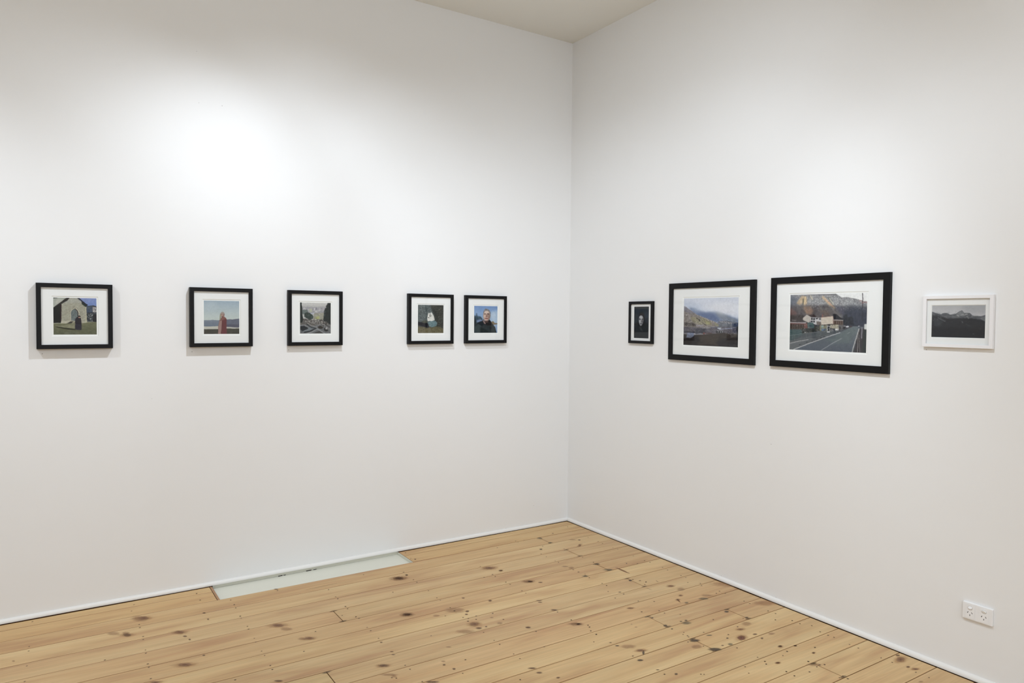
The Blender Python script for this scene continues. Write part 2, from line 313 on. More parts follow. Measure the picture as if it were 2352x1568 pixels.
NAILS=[(-2.987,-0.412),(-2.986,-0.371),(-2.985,-0.533),(-2.988,-0.569),(-2.992,-0.695),(-2.994,-0.731),(-2.999,-0.85),(-2.999,-0.887),(-3.004,-1.001),(-2.535,-0.531),(-2.537,-0.562),(-2.533,-0.68),(-2.536,-0.716),(-2.537,-0.837),(-2.541,-0.881),(-2.541,-0.991),(-2.54,-1.043),(-2.543,-1.153),(-2.545,-1.195),(-2.529,-0.36),(-2.532,-0.409),(-2.671,-0.085),(-2.672,-0.198),(-2.982,-0.079),(-3.002,-0.167),(-3.446,-0.424),(-3.45,-0.59),(-3.455,-0.747),(-3.436,-0.051),(-3.445,-0.371),(-3.157,-0.708),(-2.376,-1.097),(-2.702,-1.202),(-2.029,-0.42),(-2.03,-0.54),(-2.031,-0.575),(-2.03,-0.699),(-2.031,-0.732),(-2.031,-0.854),(-2.026,-0.882),(-2.031,-1.007),(-2.03,-1.052),(-2.03,-1.152),(-1.552,-0.531),(-1.552,-0.577),(-1.555,-0.732),(-1.561,-0.851),(-1.56,-0.89),(-1.562,-1.008),(-1.563,-1.058),(-1.111,-0.738),(-1.108,-0.703),(-1.107,-0.85),(-1.106,-0.892),(-1.101,-1.012),(-1.102,-1.053),(-1.339,-1.493),(-1.565,-1.364),(-1.568,-1.467),(-1.567,-1.517),(-1.565,-1.635),(-1.565,-1.687),(-2.035,-1.469),(-2.032,-1.513),(-1.781,-1.565),(-1.853,-1.669),(-1.402,-1.65),(-1.107,-1.477),(-1.107,-1.359),(-1.074,-1.573),(-1.081,-1.594),(-1.103,-1.631),(-1.105,-1.677),(-0.637,-1.165),(-0.636,-0.942),(-1.634,-1.09),(-1.734,-0.646),(-1.546,-0.381),(-2.086,-0.801),(-2.264,-0.918),(-1.803,-1.262),(-2.034,-1.639),(-1.549,-1.182),(-1.565,-1.156),(-1.67,-1.847),(-1.111,-0.739),(-1.176,-0.716),(-1.107,-0.851),(-1.104,-0.895),(-0.57,-0.247),(-0.628,-0.227),(-0.629,-0.259),(-0.814,-0.284),(-0.639,-0.705),(-0.637,-0.739),(-0.443,-0.741),(-0.143,-0.586),(-0.142,-0.538),(-0.143,-0.694),(-0.138,-0.738),(-0.141,-0.425),(-0.441,-0.539),(-0.639,-0.608),(-0.636,-0.545),(-0.445,-0.854),(-0.141,-0.894),(-0.141,-1.001),(-0.136,-1.044),(-0.222,-1.02),(-0.635,-1.204),(-0.636,-1.166),(-0.625,-0.993),(-0.641,-1.052),(-1.108,-0.702),(-1.1,-0.543),(-0.436,-1.313),(-0.438,-1.214),(-0.444,-0.853),(-0.278,-0.98),(-0.144,-1.003),(-0.138,-1.047),(-0.226,-1.024),(-0.136,-1.156),(-0.143,-1.206),(-0.144,-1.319),(-0.144,-1.358),(-0.194,-1.422),(-0.143,-1.472),(-0.441,-1.216),(-0.397,-1.284),(-0.637,-1.166),(-0.636,-1.205),(-0.72,-1.376),(-0.689,-1.281),(-0.639,-1.475),(-0.569,-1.527),(-1.107,-1.478),(-0.633,-1.67),(-0.575,-1.727),(-0.637,-1.634),(-0.14,-1.786),(-0.141,-1.825),(-0.142,-1.945),(-0.136,-1.987),(-0.477,-1.863),(-1.073,-1.572),(-1.08,-1.593),(-1.104,-1.632),(-1.107,-1.678),(-0.636,-1.942),(-0.735,-1.928),(-0.74,-1.94),(-0.44,-1.989),(-0.137,-2.09),(-0.136,-2.135),(-0.204,-2.037),(-0.135,-2.248),(-0.632,-2.144),(-0.754,-2.047),(-0.462,-2.294),(-0.628,-2.258),(-0.634,-2.302),(-0.65,-2.322),(-0.752,-2.288),(-0.632,-2.415),(-0.635,-2.457),(-0.465,-2.409),(-0.453,-2.455),(-0.428,-2.466),(-0.477,-2.46),(-1.108,-2.144),(-0.972,-2.229),(-0.961,-2.237),(-0.786,-2.335),(-1.169,-1.735),(-0.163,-1.499),(-0.181,-1.626),(-0.142,-1.615),(-0.138,-1.653),(-0.332,-1.936),(-0.734,-1.669),(-0.784,-1.977),(-0.141,-1.944),(-0.134,-1.987),(-0.137,-2.089),(-0.137,-2.134),(-0.106,-2.181),(-0.136,-2.249),(-0.138,-2.293),(-0.134,-2.322),(-0.143,-2.409),(-0.142,-2.453),(-0.466,-2.409),(-0.633,-2.303),(-0.65,-2.322),(-0.632,-2.414),(-0.635,-2.457),(-0.547,-2.471),(-0.148,-2.782),(-0.146,-2.618),(-0.455,-2.571),(-0.483,-2.573),(-0.459,-2.597),(-0.461,-2.295),(-0.514,-2.31),(-0.205,-2.038),(-2.672,-0.089),(-2.672,-0.196),(-2.531,-0.284),(-2.529,-0.361),(-2.531,-0.41),(-2.535,-0.536),(-2.03,-0.541),(-2.029,-0.574),(-2.032,-0.697),(-2.032,-0.733),(-2.033,-0.856),(-1.552,-0.529),(-1.553,-0.577),(-1.553,-0.731),(-1.734,-0.646),(-1.387,-0.057),(-1.404,-0.175),(-2.278,-0.28),(-2.029,-0.418),(-1.772,-0.297),(-1.55,-0.384)]
MARKS_L=[(-3.022,2.325,0.0051,'w'),(-2.859,2.333,0.0047,'w'),(-2.509,2.749,0.005,'g'),(-2.632,2.745,0.0037,'g'),(-2.88,1.096,0.0031,'g'),(-2.642,3.028,0.0032,'g'),(-3.487,0.044,0.0049,'w'),(-3.31,0.101,0.005,'w'),(-3.049,0.108,0.0047,'w'),(-2.615,0.051,0.006,'w'),(-3.474,2.409,0.0033,'w'),(-0.318,0.158,0.0046,'g'),(-2.675,1.35,0.0044,'d'),(-2.135,1.351,0.0047,'d'),(-3.381,1.352,0.004,'d'),(-0.564,0.023,0.0041,'g')]
MARKS_R=[(-1.836,0.868,0.0048,'g'),(-1.835,0.902,0.0034,'w'),(-1.504,0.029,0.0036,'g'),(-1.887,0.027,0.0034,'g'),(-2.334,0.267,0.0022,'w'),(-2.659,1.426,0.0036,'d'),(-1.84,1.282,0.0034,'g')]
SEAMS = [-0.0205, -0.105, -0.245, -0.394, -0.556, -0.717, -0.877, -1.024, -1.177, -1.338, -1.485, -1.648, -1.806, -1.958, -2.113,
         -2.273, -2.426, -2.583, -2.75]
while SEAMS[-1] > RY0 + 0.2:
    SEAMS.append(SEAMS[-1]-0.158)
JOINTS = {2: [-0.445, -4.3], 4: [-0.441, -4.9], 5: [-2.106, -5.2], 6: [-0.453, -3.9], 8: [-0.457, -4.7], 9: [-2.351, -5.3], 11: [-0.740, -4.4],
          12: [-0.312, -3.9], 13: [-0.740, -4.6], 16: [-0.461, -3.6]}
REC = (-2.578, -1.420)         # painted recess beside the left wall

# ------------------------------------------------------------------ room shell
def wall_mesh(name, axis, marks, u0, u1):
    bm = bmesh.new()
    if axis == 'L':
        box_bm(bm, u0, u1, 0.0, 0.12, -0.06, CEIL+0.1)
    else:
        box_bm(bm, 0.0, 0.12, u0, u1, -0.06, CEIL+0.1)
    mi = {'w': 1, 'g': 2, 'd': 3}
    for (u, z, s, k) in marks:           # paint blobs, filler dabs and pinholes, a fraction of a millimetre proud
        n = 10
        r = s*0.5
        ring = []
        for i in range(n):
            a = 2*math.pi*i/n
            rr = r*(1+0.25*math.sin(3*a+u*50))
            ring.append((u+rr*math.cos(a), z+rr*math.sin(a)*0.8))
        mk = lambda uu, zz, h: bm.verts.new((uu, -h, zz)) if axis == 'L' else bm.verts.new((-h, uu, zz))
        h = 0.0012 if k == 'w' else 0.0003
        c = mk(u, z, h)
        vs = [mk(a, b, 0.0002) for a, b in ring]
        for i in range(n):
            f = bm.faces.new((c, vs[i], vs[(i+1) % n]))
            f.material_index = mi[k]
    o = obj(name, bm, [M_wall, M_fill, M_scuff, M_hole])
    o['kind'] = 'structure'
    return o

wall_mesh('wall_left', 'L', MARKS_L, RX0, 0.12)
wall_mesh('wall_right', 'R', MARKS_R, RY0, 0.0)

def shell_box(name, dims, mat, **kw):
    bm = bmesh.new()
    box_bm(bm, *dims)
    o = obj(name, bm, mat)
    o['kind'] = 'structure'
    return o
shell_box('ceiling', (RX0-0.12, 0.12, RY0-0.12, 0.12, CEIL, CEIL+0.1), M_ceil)
shell_box('wall_far', (RX0-0.12, RX0, RY0-0.12, 0.12, -0.06, CEIL), M_wall)
shell_box('wall_back', (RX0, 0.12, RY0-0.12, RY0, -0.06, CEIL), M_wall)

# ------------------------------------------------------------------ floor: pine boards, knots and nails
def floor():
    rnd = random.Random(5)
    verts, faces, mats, cols, uvs = [], [], [], [], []
    def quad(ps, mi, col, uv=None):
        b = len(verts)
        verts.extend(ps)
        faces.append(tuple(range(b, b+len(ps))))
        mats.append(mi)
        for i in range(len(ps)):
            cols.append(col)
            uvs.append(uv[i] if uv else (0, 0))
    TINT = [(1.0, 1.0, 1.0), (0.97, 0.95, 0.92), (1.03, 1.03, 1.0), (0.98, 0.95, 0.93), (1.02, 1.01, 0.97), (0.96, 0.96, 0.92)]
    FIX = {0: (1.02, 0.98, 0.88), 1: (1.02, 0.98, 0.88), 2: (0.95, 0.90, 0.84), 3: (1.02, 1.02, 1.0), 10: (0.97, 0.92, 0.89), 6: (0.97, 0.93, 0.90), 14: (1, 1, 0.97), 15: (1.0, 0.99, 0.95)}
    g = 0.0011
    ch = 0.0012
    zb = -0.011
    def board(x0, x1, y0, y1, k):
        t = FIX.get(k) or TINT[rnd.randrange(len(TINT))]
        j = rnd.uniform(-0.02, 0.02)
        col = (t[0]+j, t[1]+j, t[2]+j, rnd.random())
        x0 += g; x1 -= g; y0 += g; y1 -= g
        zt = rnd.uniform(-0.0003, 0.0003)
        top = [(x0+ch, y0+ch, zt), (x1-ch, y0+ch, zt), (x1-ch, y1-ch, zt), (x0+ch, y1-ch, zt)]
        mid = [(x0, y0, zt-ch), (x1, y0, zt-ch), (x1, y1, zt-ch), (x0, y1, zt-ch)]
        bot = [(x0, y0, zb), (x1, y0, zb), (x1, y1, zb), (x0, y1, zb)]
        quad(top, 0, col)
        for a in range(4):
            b2 = (a+1) % 4
            dk = (col[0]*0.55, col[1]*0.46, col[2]*0.38, col[3])
            quad([mid[a], mid[b2], top[b2], top[a]], 0, dk)
            quad([bot[a], bot[b2], mid[b2], mid[a]], 0, dk)
    xr = -0.0200
    for k in range(len(SEAMS)-1):
        y1, y0 = SEAMS[k], SEAMS[k+1]
        js = sorted([RX0, xr] + JOINTS.get(k, [rnd.uniform(-5.6, -3.9)]))
        for a in range(len(js)-1):
            x0, x1 = js[a], js[a+1]
            if k < 2:
                if x0 < REC[0]-0.014 < x1:
                    segs = [(x0, REC[0]-0.014), (max(REC[1], x0), x1)]
                else:
                    segs = [(x0, x1)]
                for (sa, sb) in segs:
                    if sb-sa > 0.05:
                        board(sa, sb, y0, y1, k)
            else:
                board(x0, x1, y0, y1, k)
    # dark sub-floor seen through the gaps, open under the recess
    for (a, b, c, d) in ((RX0, 0.0, RY0, -0.247), (RX0, REC[0], -0.247, 0.0), (REC[1], 0.0, -0.247, 0.0)):
        quad([(a, c, zb), (b, c, zb), (b, d, zb), (a, d, zb)], 1, (1, 1, 1, 0))
    # added dark strips below the skirting paint gap shade over the white wall base
    for (a, b) in ((RX0, REC[0]), (REC[1], -0.009)):
        quad([(a, -0.009, zb), (b, -0.009, zb), (b, -0.009, 0.0022), (a, -0.009, 0.0022)], 1, (1, 1, 1, 0))
    quad([(-0.009, RY0, zb), (-0.009, -0.009, zb), (-0.009, -0.009, 0.0022), (-0.009, RY0, 0.0022)], 1, (1, 1, 1, 0))
    # knots and stains
    KC = {'k': ((146, 108, 80), 0.62, 1.15), 'K': ((122, 92, 66), 0.75, 1.1), 'R': ((122, 78, 58), 0.9, 1.08), 's': ((158, 118, 86), 0.38, 1.3),
          'd': ((112, 82, 60), 0.72, 1.2), 'D': ((88, 72, 56), 0.8, 1.2), 'g': ((104, 100, 80), 0.5, 1.3), 'n': ((104, 76, 54), 0.72, 1.2),
          't': ((176, 130, 92), 0.45, 1.2)}
    def patch(x, y, a, b, ang, col, alpha, lay):
        z = 0.0006 + 0.0001*lay
        ca, sa = math.cos(ang), math.sin(ang)
        ps, uv = [], []
        n = 14
        for i in range(n):
            t = 2*math.pi*i/n
            u, v = 1.25*math.cos(t), 1.25*math.sin(t)
            ps.append((x+ca*u*a-sa*v*b, y+sa*u*a+ca*v*b, z))
            uv.append((u, v))
        quad(ps, 2, tuple(float(q) for q in srgb(col)) + (alpha,), uv)
    for i, (k, x, y, a, b, ang) in enumerate(KNOTS):
        col, al, gr = KC[k]
        if k in 'kKR':        # halo around the knot, the knot, its darker heart
            patch(x, y, a*1.7*gr, b*1.5*gr, ang*0.6, (178, 132, 88), 0.35, 0)
            patch(x, y, a*gr, b*gr, ang, col, al, 2)
            patch(x, y, a*0.4, b*0.4, ang, (104, 72, 52), 0.4, 3)
        else:
            patch(x, y, a*gr, b*gr, ang, col, al, 1 if k in 'st' else 2)
    for (x, y) in NAILS:
        r = 0.0034 + 0.0012*rnd.random()
        patch(x, y, r*1.5, r*1.3, rnd.random(), (88, 64, 46), 0.8, 4)
    # the rubbed brown score across one board and a few scratches
    for (x0, y0, x1, y1, w, col, al) in ((-0.386, -0.985, -0.386, -1.143, 0.011, (120, 76, 46), 0.75), (-0.33, -1.29, -0.34, -1.33, 0.004, (120, 80, 50), 0.5),
                                         (-0.47, -1.345, -0.455, -1.40, 0.003, (120, 84, 56), 0.6), (-0.43, -1.56, -0.46, -1.62, 0.006, (110, 72, 48), 0.7),
                                         (-1.9, -0.345, -2.2, -0.35, 0.006, (130, 92, 60), 0.3)):
        L = math.hypot(x1-x0, y1-y0)/2
        patch((x0+x1)/2, (y0+y1)/2, L, w, math.atan2(y1-y0, x1-x0), col, al, 2)
    # dark ends at the butt joints
    for k, js in JOINTS.items():
        for x in js[:1]:
            for y in (SEAMS[k]-0.006, SEAMS[k+1]+0.006):
                patch(x, y, 0.028, 0.010, 0.0, (92, 74, 52), 0.55, 1)
    me = bpy.data.meshes.new('floor')
    me.from_pydata(verts, [], faces)
    for m in (M_wood, M_under, M_stain):
        me.materials.append(m)
    me.polygons.foreach_set('material_index', mats)
    ca = me.color_attributes.new('board', 'FLOAT_COLOR', 'CORNER')
    ca.data.foreach_set('color', np.array(cols, dtype=np.float32).ravel())
    uvl = me.uv_layers.new(name='patch')
    uvl.data.foreach_set('uv', np.array(uvs, dtype=np.float32).ravel())
    me.update()
    o = bpy.data.objects.new('floor', me)
    sc.collection.objects.link(o)
    o['kind'] = 'structure'
    return o
floor()
shell_box('floor_base', (RX0-0.12, 0.12, RY0-0.12, 0.12, -0.12, -0.062), M_under)

# painted recess panel sunk below the boards, with painted inner edges
def recess():
    bm = bmesh.new()
    d = -0.019
    x0, x1, y0 = REC[0], REC[1], -0.2455
    box_bm(bm, x0, x1, y0, -0.003, d-0.01, d)
    box_bm(bm, x1-0.002, x1+0.0005, y0, -0.003, d, -0.0012)          # painted end of the opening
    box_bm(bm, x0, x1, -0.0025, -0.0005, d-0.01, 0.003)              # painted upstand under the skirting
    bmesh.ops.bevel(bm, geom=[e for e in bm.edges], offset=0.0006, segments=1, affect='EDGES')
    box_bm(bm, x0+0.05, x1-0.03, -0.0042, -0.0032, d-0.001, d+0.0004, 2)   # hairline crack along the back of the panel
    box_bm(bm, -2.20, -2.175, -0.0052, -0.0015, d-0.001, d+0.0035, 1)   # chips in the paint line
    box_bm(bm, -2.168, -2.155, -0.0048, -0.0015, d-0.001, d+0.003, 1)
    box_bm(bm, -2.03, -1.998, -0.0052, -0.0015, d-0.001, d+0.004, 1)
    box_bm(bm, -1.985, -1.965, -0.0048, -0.0015, d-0.001, d+0.003, 1)
    o = obj('trim_1', bm, [M_panel, M_slot, M_scuff])
    o['kind'] = 'structure'
    bm = bmesh.new()
    box_bm(bm, REC[0]-0.0125, REC[0]-0.0005, -0.246, -0.020, -0.006, -0.0004)
    bmesh.ops.bevel(bm, geom=[e for e in bm.edges], offset=0.001, segments=1, affect='EDGES')
    box_bm(bm, REC[0]-0.004, REC[0]+0.002, -0.022, -0.0155, -0.004, 0.0022, 1)
    o = obj('trim_2', bm, [M_strip, M_slot])
    o['kind'] = 'structure'
recess()

def skirting(name, axis, u0, u1, h=0.019, p=0.0155, z0=0.0028):
    prof = [(0.0, z0), (p, z0), (p, z0+0.003)]
    for i in range(1, 17):
        a = math.pi/2*i/16
        prof.append((p*math.cos(a), z0+0.003+(h-0.003)*math.sin(a)))
    n = len(prof)
    bm = bmesh.new()
    st = 60
    rows = []
    for s in range(st+1):
        u = u0+(u1-u0)*s/st
        wob = 0.0007*math.sin(u*3.1)+0.0005*math.sin(u*7.7+1)
        row = []
        for (q, z) in prof:
            zz = z+wob
            row.append(bm.verts.new((u, -q, zz)) if axis == 'L' else bm.verts.new((-q, u, zz)))
        rows.append(row)
    for s in range(st):
        for i in range(n):
            j = (i+1) % n
            bm.faces.new((rows[s][i], rows[s+1][i], rows[s+1][j], rows[s][j]))
    bm.faces.new(rows[0]); bm.faces.new(list(reversed(rows[-1])))
    o = obj(name, bm, M_trim)
    me = o.data
    o['kind'] = 'structure'
skirting('baseboard_left', 'L', RX0, 0.0)
skirting('baseboard_right', 'R', RY0, -0.0157, h=0.021, p=0.0160)

# ------------------------------------------------------------------ the photographs: a small painter for the prints
class Pic:
    """A canvas whose drawing calls take points in the plane of a picture given by its four corners (tl, tr, br, bl)."""
    def __init__(self, w, h, quad, base, seed=1):
        self.w, self.h = w*2, h*2
        self.rs = np.random.RandomState(seed)
        self.im = np.zeros((self.h, self.w, 3)) + np.array(base, float)
        src = [(0, 0), (self.w, 0), (self.w, self.h), (0, self.h)]
        A, B = [], []
        for (X, Y), (x, y) in zip(quad, src):
            A.append([X, Y, 1, 0, 0, 0, -x*X, -x*Y]); B.append(x)
            A.append([0, 0, 0, X, Y, 1, -y*X, -y*Y]); B.append(y)
        self.Hm = np.append(np.linalg.solve(np.array(A, float), np.array(B, float)), 1).reshape(3, 3)
        self.yy, self.xx = np.mgrid[0:self.h, 0:self.w] + 0.5
        self.s = self.w/float(quad[1][0]-quad[0][0])
    def T(self, pts):
        P = np.c_[np.array(pts, float), np.ones(len(pts))] @ self.Hm.T
        return P[:, :2]/P[:, 2:]
    def noise(self, sx, sy, oct=3):
        out = np.zeros((self.h, self.w)); amp = 1.0; tot = 0
        for o in range(oct):
            nx, ny = max(2, int(self.w/(sx*self.s)*2**o)+2), max(2, int(self.h/(sy*self.s)*2**o)+2)
            g = self.rs.rand(ny, nx)
            X = np.linspace(0, nx-1.001, self.w); Y = np.linspace(0, ny-1.001, self.h)
            xi, yi = X.astype(int), Y.astype(int)
            fx, fy = (X-xi)[None, :], (Y-yi)[:, None]
            fx = fx*fx*(3-2*fx); fy = fy*fy*(3-2*fy)
            v = (g[yi][:, xi]*(1-fx)+g[yi][:, xi+1]*fx)*(1-fy)+(g[yi+1][:, xi]*(1-fx)+g[yi+1][:, xi+1]*fx)*fy
            out += v*amp; tot += amp; amp *= 0.6
        return out/tot-0.5
    def blur(self, m, r):
        r = int(max(1, r))
        for ax in (0, 1):
            for _ in range(2):
                p = np.pad(m, [(r, r) if a == ax else (0, 0) for a in (0, 1)], mode='edge')
                c = np.cumsum(p, axis=ax)
                c = np.concatenate([np.zeros_like(np.take(c, [0], ax)), c], ax)
                n = m.shape[ax]
                m = (np.take(c, range(2*r+1, 2*r+1+n), ax)-np.take(c, range(0, n), ax))/(2*r+1)
        return m
    def mask(self, pts, soft=0):
        P = self.T(pts); m = np.zeros((self.h, self.w), bool)
        j = len(P)-1
        for i in range(len(P)):
            x1, y1 = P[i]; x2, y2 = P[j]
            if abs(y1-y2) > 1e-9:
                c = ((y1 > self.yy) != (y2 > self.yy)) & (self.xx < (x2-x1)*(self.yy-y1)/(y2-y1)+x1)
                m ^= c
            j = i
        m = m.astype(float)
        return self.blur(m, soft*self.s) if soft else m
    def lay(self, m, col, a=1.0, tex=0, sx=20, sy=20, col2=None):
        c = np.array(col, float)
        if tex or col2 is not None:
            n = self.noise(sx, sy)
            if col2 is not None:
                t = np.clip(n*2.2+0.5, 0, 1)[..., None]
                c = c*(1-t)+np.array(col2, float)*t
            else:
                c = c+(n*tex)[..., None]
        m = np.clip(m*a, 0, 1)[..., None]
        self.im = self.im*(1-m)+c*m
    def poly(self, pts, col, a=1.0, soft=0, **k):
        self.lay(self.mask(pts, soft), col, a, **k)
    def line(self, pts, w, col, a=1.0, soft=0, **k):
        for (x0, y0), (x1, y1) in zip(pts[:-1], pts[1:]):
            L = math.hypot(x1-x0, y1-y0) or 1
            nx, ny = -(y1-y0)/L*w/2, (x1-x0)/L*w/2
            self.poly([(x0+nx, y0+ny), (x1+nx, y1+ny), (x1-nx, y1-ny), (x0-nx, y0-ny)], col, a, soft, **k)
    def blob(self, cx, cy, rx, ry, col, a=1.0, soft=0, **k):
        self.poly([(cx+rx*math.cos(t*math.pi/12), cy+ry*math.sin(t*math.pi/12)) for t in range(24)], col, a, soft, **k)
    def grad(self, pts, c0, c1, y0, y1, a=1.0, soft=0):
        m = self.mask(pts, soft)
        Y = self.T([(pts[0][0], y0), (pts[0][0], y1)])[:, 1]
        t = np.clip((self.yy-Y[0])/(Y[1]-Y[0]), 0, 1)[..., None]
        c = np.array(c0, float)*(1-t)+np.array(c1, float)*t
        m = np.clip(m*a, 0, 1)[..., None]
        self.im = self.im*(1-m)+c*m
    def speck(self, pts, cols, n, r, a=0.8, soft=0, ang=None, ratio=None):
        """n small soft-edged flecks scattered inside the outline, colours picked at random; ang (degrees) and ratio draw them out"""
        m = self.mask(pts)
        P = np.array(pts, float)
        lo, hi = P.min(0), P.max(0)
        done = 0; tries = 0
        while done < n and tries < n*12:
            tries += 1
            x, y = lo+(hi-lo)*self.rs.rand(2)
            X, Y = self.T([(x, y)])[0]
            xi, yi = int(X), int(Y)
            if not (0 <= xi < self.w and 0 <= yi < self.h) or m[yi, xi] < 0.5:
                continue
            rr = max(0.7, r*self.s*(0.5+self.rs.rand()))
            q = ratio if ratio else 0.5+0.5*self.rs.rand()
            t = math.radians((ang if ang is not None else 0)+(self.rs.rand()-0.5)*(30 if ang is not None else 360))
            b = int(rr+2)
            x0, x1, y0, y1 = max(0, xi-b), min(self.w, xi+b+1), max(0, yi-b), min(self.h, yi+b+1)
            gx, gy = self.xx[y0:y1, x0:x1]-X, self.yy[y0:y1, x0:x1]-Y
            u = (gx*math.cos(t)+gy*math.sin(t))/rr
            v = (-gx*math.sin(t)+gy*math.cos(t))/max(0.6, rr*q)
            w = np.clip(1.6*(1-np.sqrt(u*u+v*v)), 0, 1)[..., None]*a
            c = np.array(cols[self.rs.randint(len(cols))], float)
            self.im[y0:y1, x0:x1] = self.im[y0:y1, x0:x1]*(1-w)+c*w
            done += 1
    def done(self, warp=3.0, grain=10, sat=0.86, wscale=16):
        """hand-cut edges broken up, a little texture everywhere, colour slightly muted"""
        f = 100.0/self.s/100.0
        wx = self.noise(wscale*f*2, wscale*f*2, 3)*warp*2
        wy = self.noise(wscale*f*2, wscale*f*2, 3)*warp*2
        X = np.clip(self.xx-0.5+wx, 0, self.w-1).astype(int)
        Y = np.clip(self.yy-0.5+wy, 0, self.h-1).astype(int)
        im = self.im[Y, X]
        lum = im.mean(2, keepdims=True)
        im = lum+(im-lum)*sat
        g = self.noise(5*f, 5*f, 2)+0.7*self.noise(14*f, 14*f, 2)
        im = im+(g*grain)[..., None]*(0.35+lum/160.0)*0.9
        im = np.clip((im-112)*1.10+110, 4, 250)
        return (im[0::2, 0::2]+im[1::2, 0::2]+im[0::2, 1::2]+im[1::2, 1::2])/4

def pic_church():
    q = [(95, 103), (1730, 128), (1735, 1478), (112, 1488)]
    p = Pic(150, 130, q, (160, 165, 155), 3)
    A = [(0, 0), (1900, 0), (1900, 1600), (0, 1600)]
    p.poly([(0, 0), (700, 0), (620, 130), (90, 520), (0, 560)], (162, 166, 156), tex=26, sx=200, sy=120)
    p.blob(320, 260, 190, 90, (184, 182, 172), 0.6, 40)
    p.poly([(90, 100), (250, 100), (240, 125), (100, 130)], (70, 74, 70), 0.8, 6)
    p.grad([(950, 0), (1900, 0), (1900, 520), (1300, 520)], (128, 142, 190), (104, 128, 182), 100, 430)
    # gable wall of pale stone
    p.poly([(640, 90), (980, 90), (1330, 430), (1360, 450), (1370, 1075), (385, 1075), (400, 350)], (156, 154, 138), tex=44, sx=70, sy=24)
    p.poly([(640, 90), (980, 90), (1200, 300), (420, 300)], (168, 168, 162), 0.5, 30)
    for yy in range(150, 1060, 42):
        p.line([(400, yy), (1360, yy+8)], 5, (126, 124, 108), 0.35, 3)
    p.speck([(420, 360), (1340, 470), (1350, 960), (420, 980)], [(140, 138, 120), (176, 172, 150), (128, 126, 110), (170, 160, 140)], 220, 24, 0.3)
    p.poly([(400, 980), (760, 965), (900, 985), (1370, 990), (1390, 1080), (385, 1075)], (182, 178, 158), 0.75, 8)
    p.poly([(1310, 440), (1370, 440), (1372, 1050), (1320, 1040)], (186, 182, 156), 0.8, 5)
    # eaves and the dark side
    p.poly([(640, 95), (560, 130), (90, 480), (90, 540), (395, 340), (420, 320), (600, 240), (720, 110)], (48, 46, 46), 1, 4)
    p.poly([(90, 500), (380, 330), (408, 350), (395, 970), (380, 1055), (90, 1055)], (22, 28, 30))
    p.poly([(360, 350), (410, 345), (398, 970), (350, 1000)], (52, 26, 34), 0.8, 8)
    p.poly([(960, 95), (1060, 100), (1390, 385), (1330, 440), (1180, 330), (1150, 230)], (40, 44, 54), 1, 3)
    p.poly([(1160, 300), (1340, 400), (1320, 450), (1175, 350)], (34, 54, 40), 1, 3)
    p.line([(1180, 240), (1390, 385)], 30, (30, 34, 44))
    # pointed arch and door
    p.poly([(740, 960), (745, 640), (800, 550), (910, 490), (1010, 540), (1075, 640), (1075, 960)], (192, 188, 168), 1, 6)
    p.poly([(762, 960), (765, 650), (815, 565), (915, 505), (1010, 575), (1050, 680), (1050, 960)], (70, 62, 60), 1, 5)
    p.poly([(762, 960), (768, 650), (815, 570), (905, 525), (985, 600), (1012, 700), (1012, 960)], (104, 114, 114), tex=44, sx=30, sy=40)
    p.speck([(770, 620), (905, 530), (1000, 650), (1005, 950), (770, 950)], [(136, 146, 146), (74, 84, 86), (120, 130, 128)], 70, 16, 0.5)
    # steps, shade and lawn
    p.poly([(580, 1075), (760, 990), (920, 985), (920, 1100), (90, 1110), (90, 1060)], (150, 146, 122), 1, 4)
    p.poly([(590, 1072), (740, 1000), (860, 990), (760, 1075)], (58, 56, 54), 1, 5)
    p.grad([(0, 1075), (900, 1090), (1150, 1095), (1400, 1020), (1900, 1000), (1900, 1600), (0, 1600)], (122, 122, 94), (88, 92, 72), 1050, 1480)
    p.poly([(90, 1080), (1900, 1010), (1900, 1600), (90, 1600)], (100, 102, 78), 0.5, tex=44, sx=120, sy=30)
    p.poly([(240, 1190), (640, 1110), (920, 1100), (925, 1270), (700, 1260)], (134, 134, 108), 0.9, 8, tex=20, sx=80, sy=30)
    p.poly([(150, 1190), (360, 1205), (930, 1270), (940, 1310), (700, 1295), (220, 1215)], (40, 42, 34), 0.95, 5)
    p.blob(640, 1430, 120, 60, (122, 122, 104), 0.45, 20)
    p.blob(1010, 1440, 100, 50, (116, 116, 96), 0.4, 20)
    # house to the right
    p.poly([(1345, 420), (1600, 385), (1740, 420), (1740, 1010), (1365, 1000)], (52, 58, 66), tex=30, sx=40, sy=40)
    p.poly([(1360, 440), (1570, 410), (1570, 680), (1365, 685)], (70, 82, 100), tex=24, sx=50, sy=50)
    p.poly([(1575, 440), (1700, 450), (1735, 560), (1720, 650), (1580, 660)], (190, 190, 188), 0.9, 4)
    p.speck([(1570, 430), (1740, 440), (1740, 660), (1570, 660)], [(60, 60, 66), (200, 200, 198), (112, 96, 96)], 40, 20, 0.8)
    p.line([(1365, 690), (1740, 660)], 26, (22, 26, 34))
    p.line([(1370, 700), (1740, 695)], 12, (160, 162, 160), 0.7)
    p.speck([(1370, 730), (1600, 740), (1600, 990), (1370, 980)], [(176, 180, 176), (40, 46, 48), (96, 104, 104), (30, 34, 38)], 60, 26, 0.8)
    p.poly([(1590, 740), (1740, 700), (1740, 1010), (1590, 1000)], (40, 40, 44), 0.8, 6)
    # standing person in a long dark coat and black hat, seen from behind
    p.poly([(985, 835), (1050, 830), (1130, 870), (1150, 960), (1160, 1080), (1155, 1310), (1000, 1312), (915, 1290), (925, 1060), (905, 1050), (925, 900)], (48, 44, 52), 1, 3)
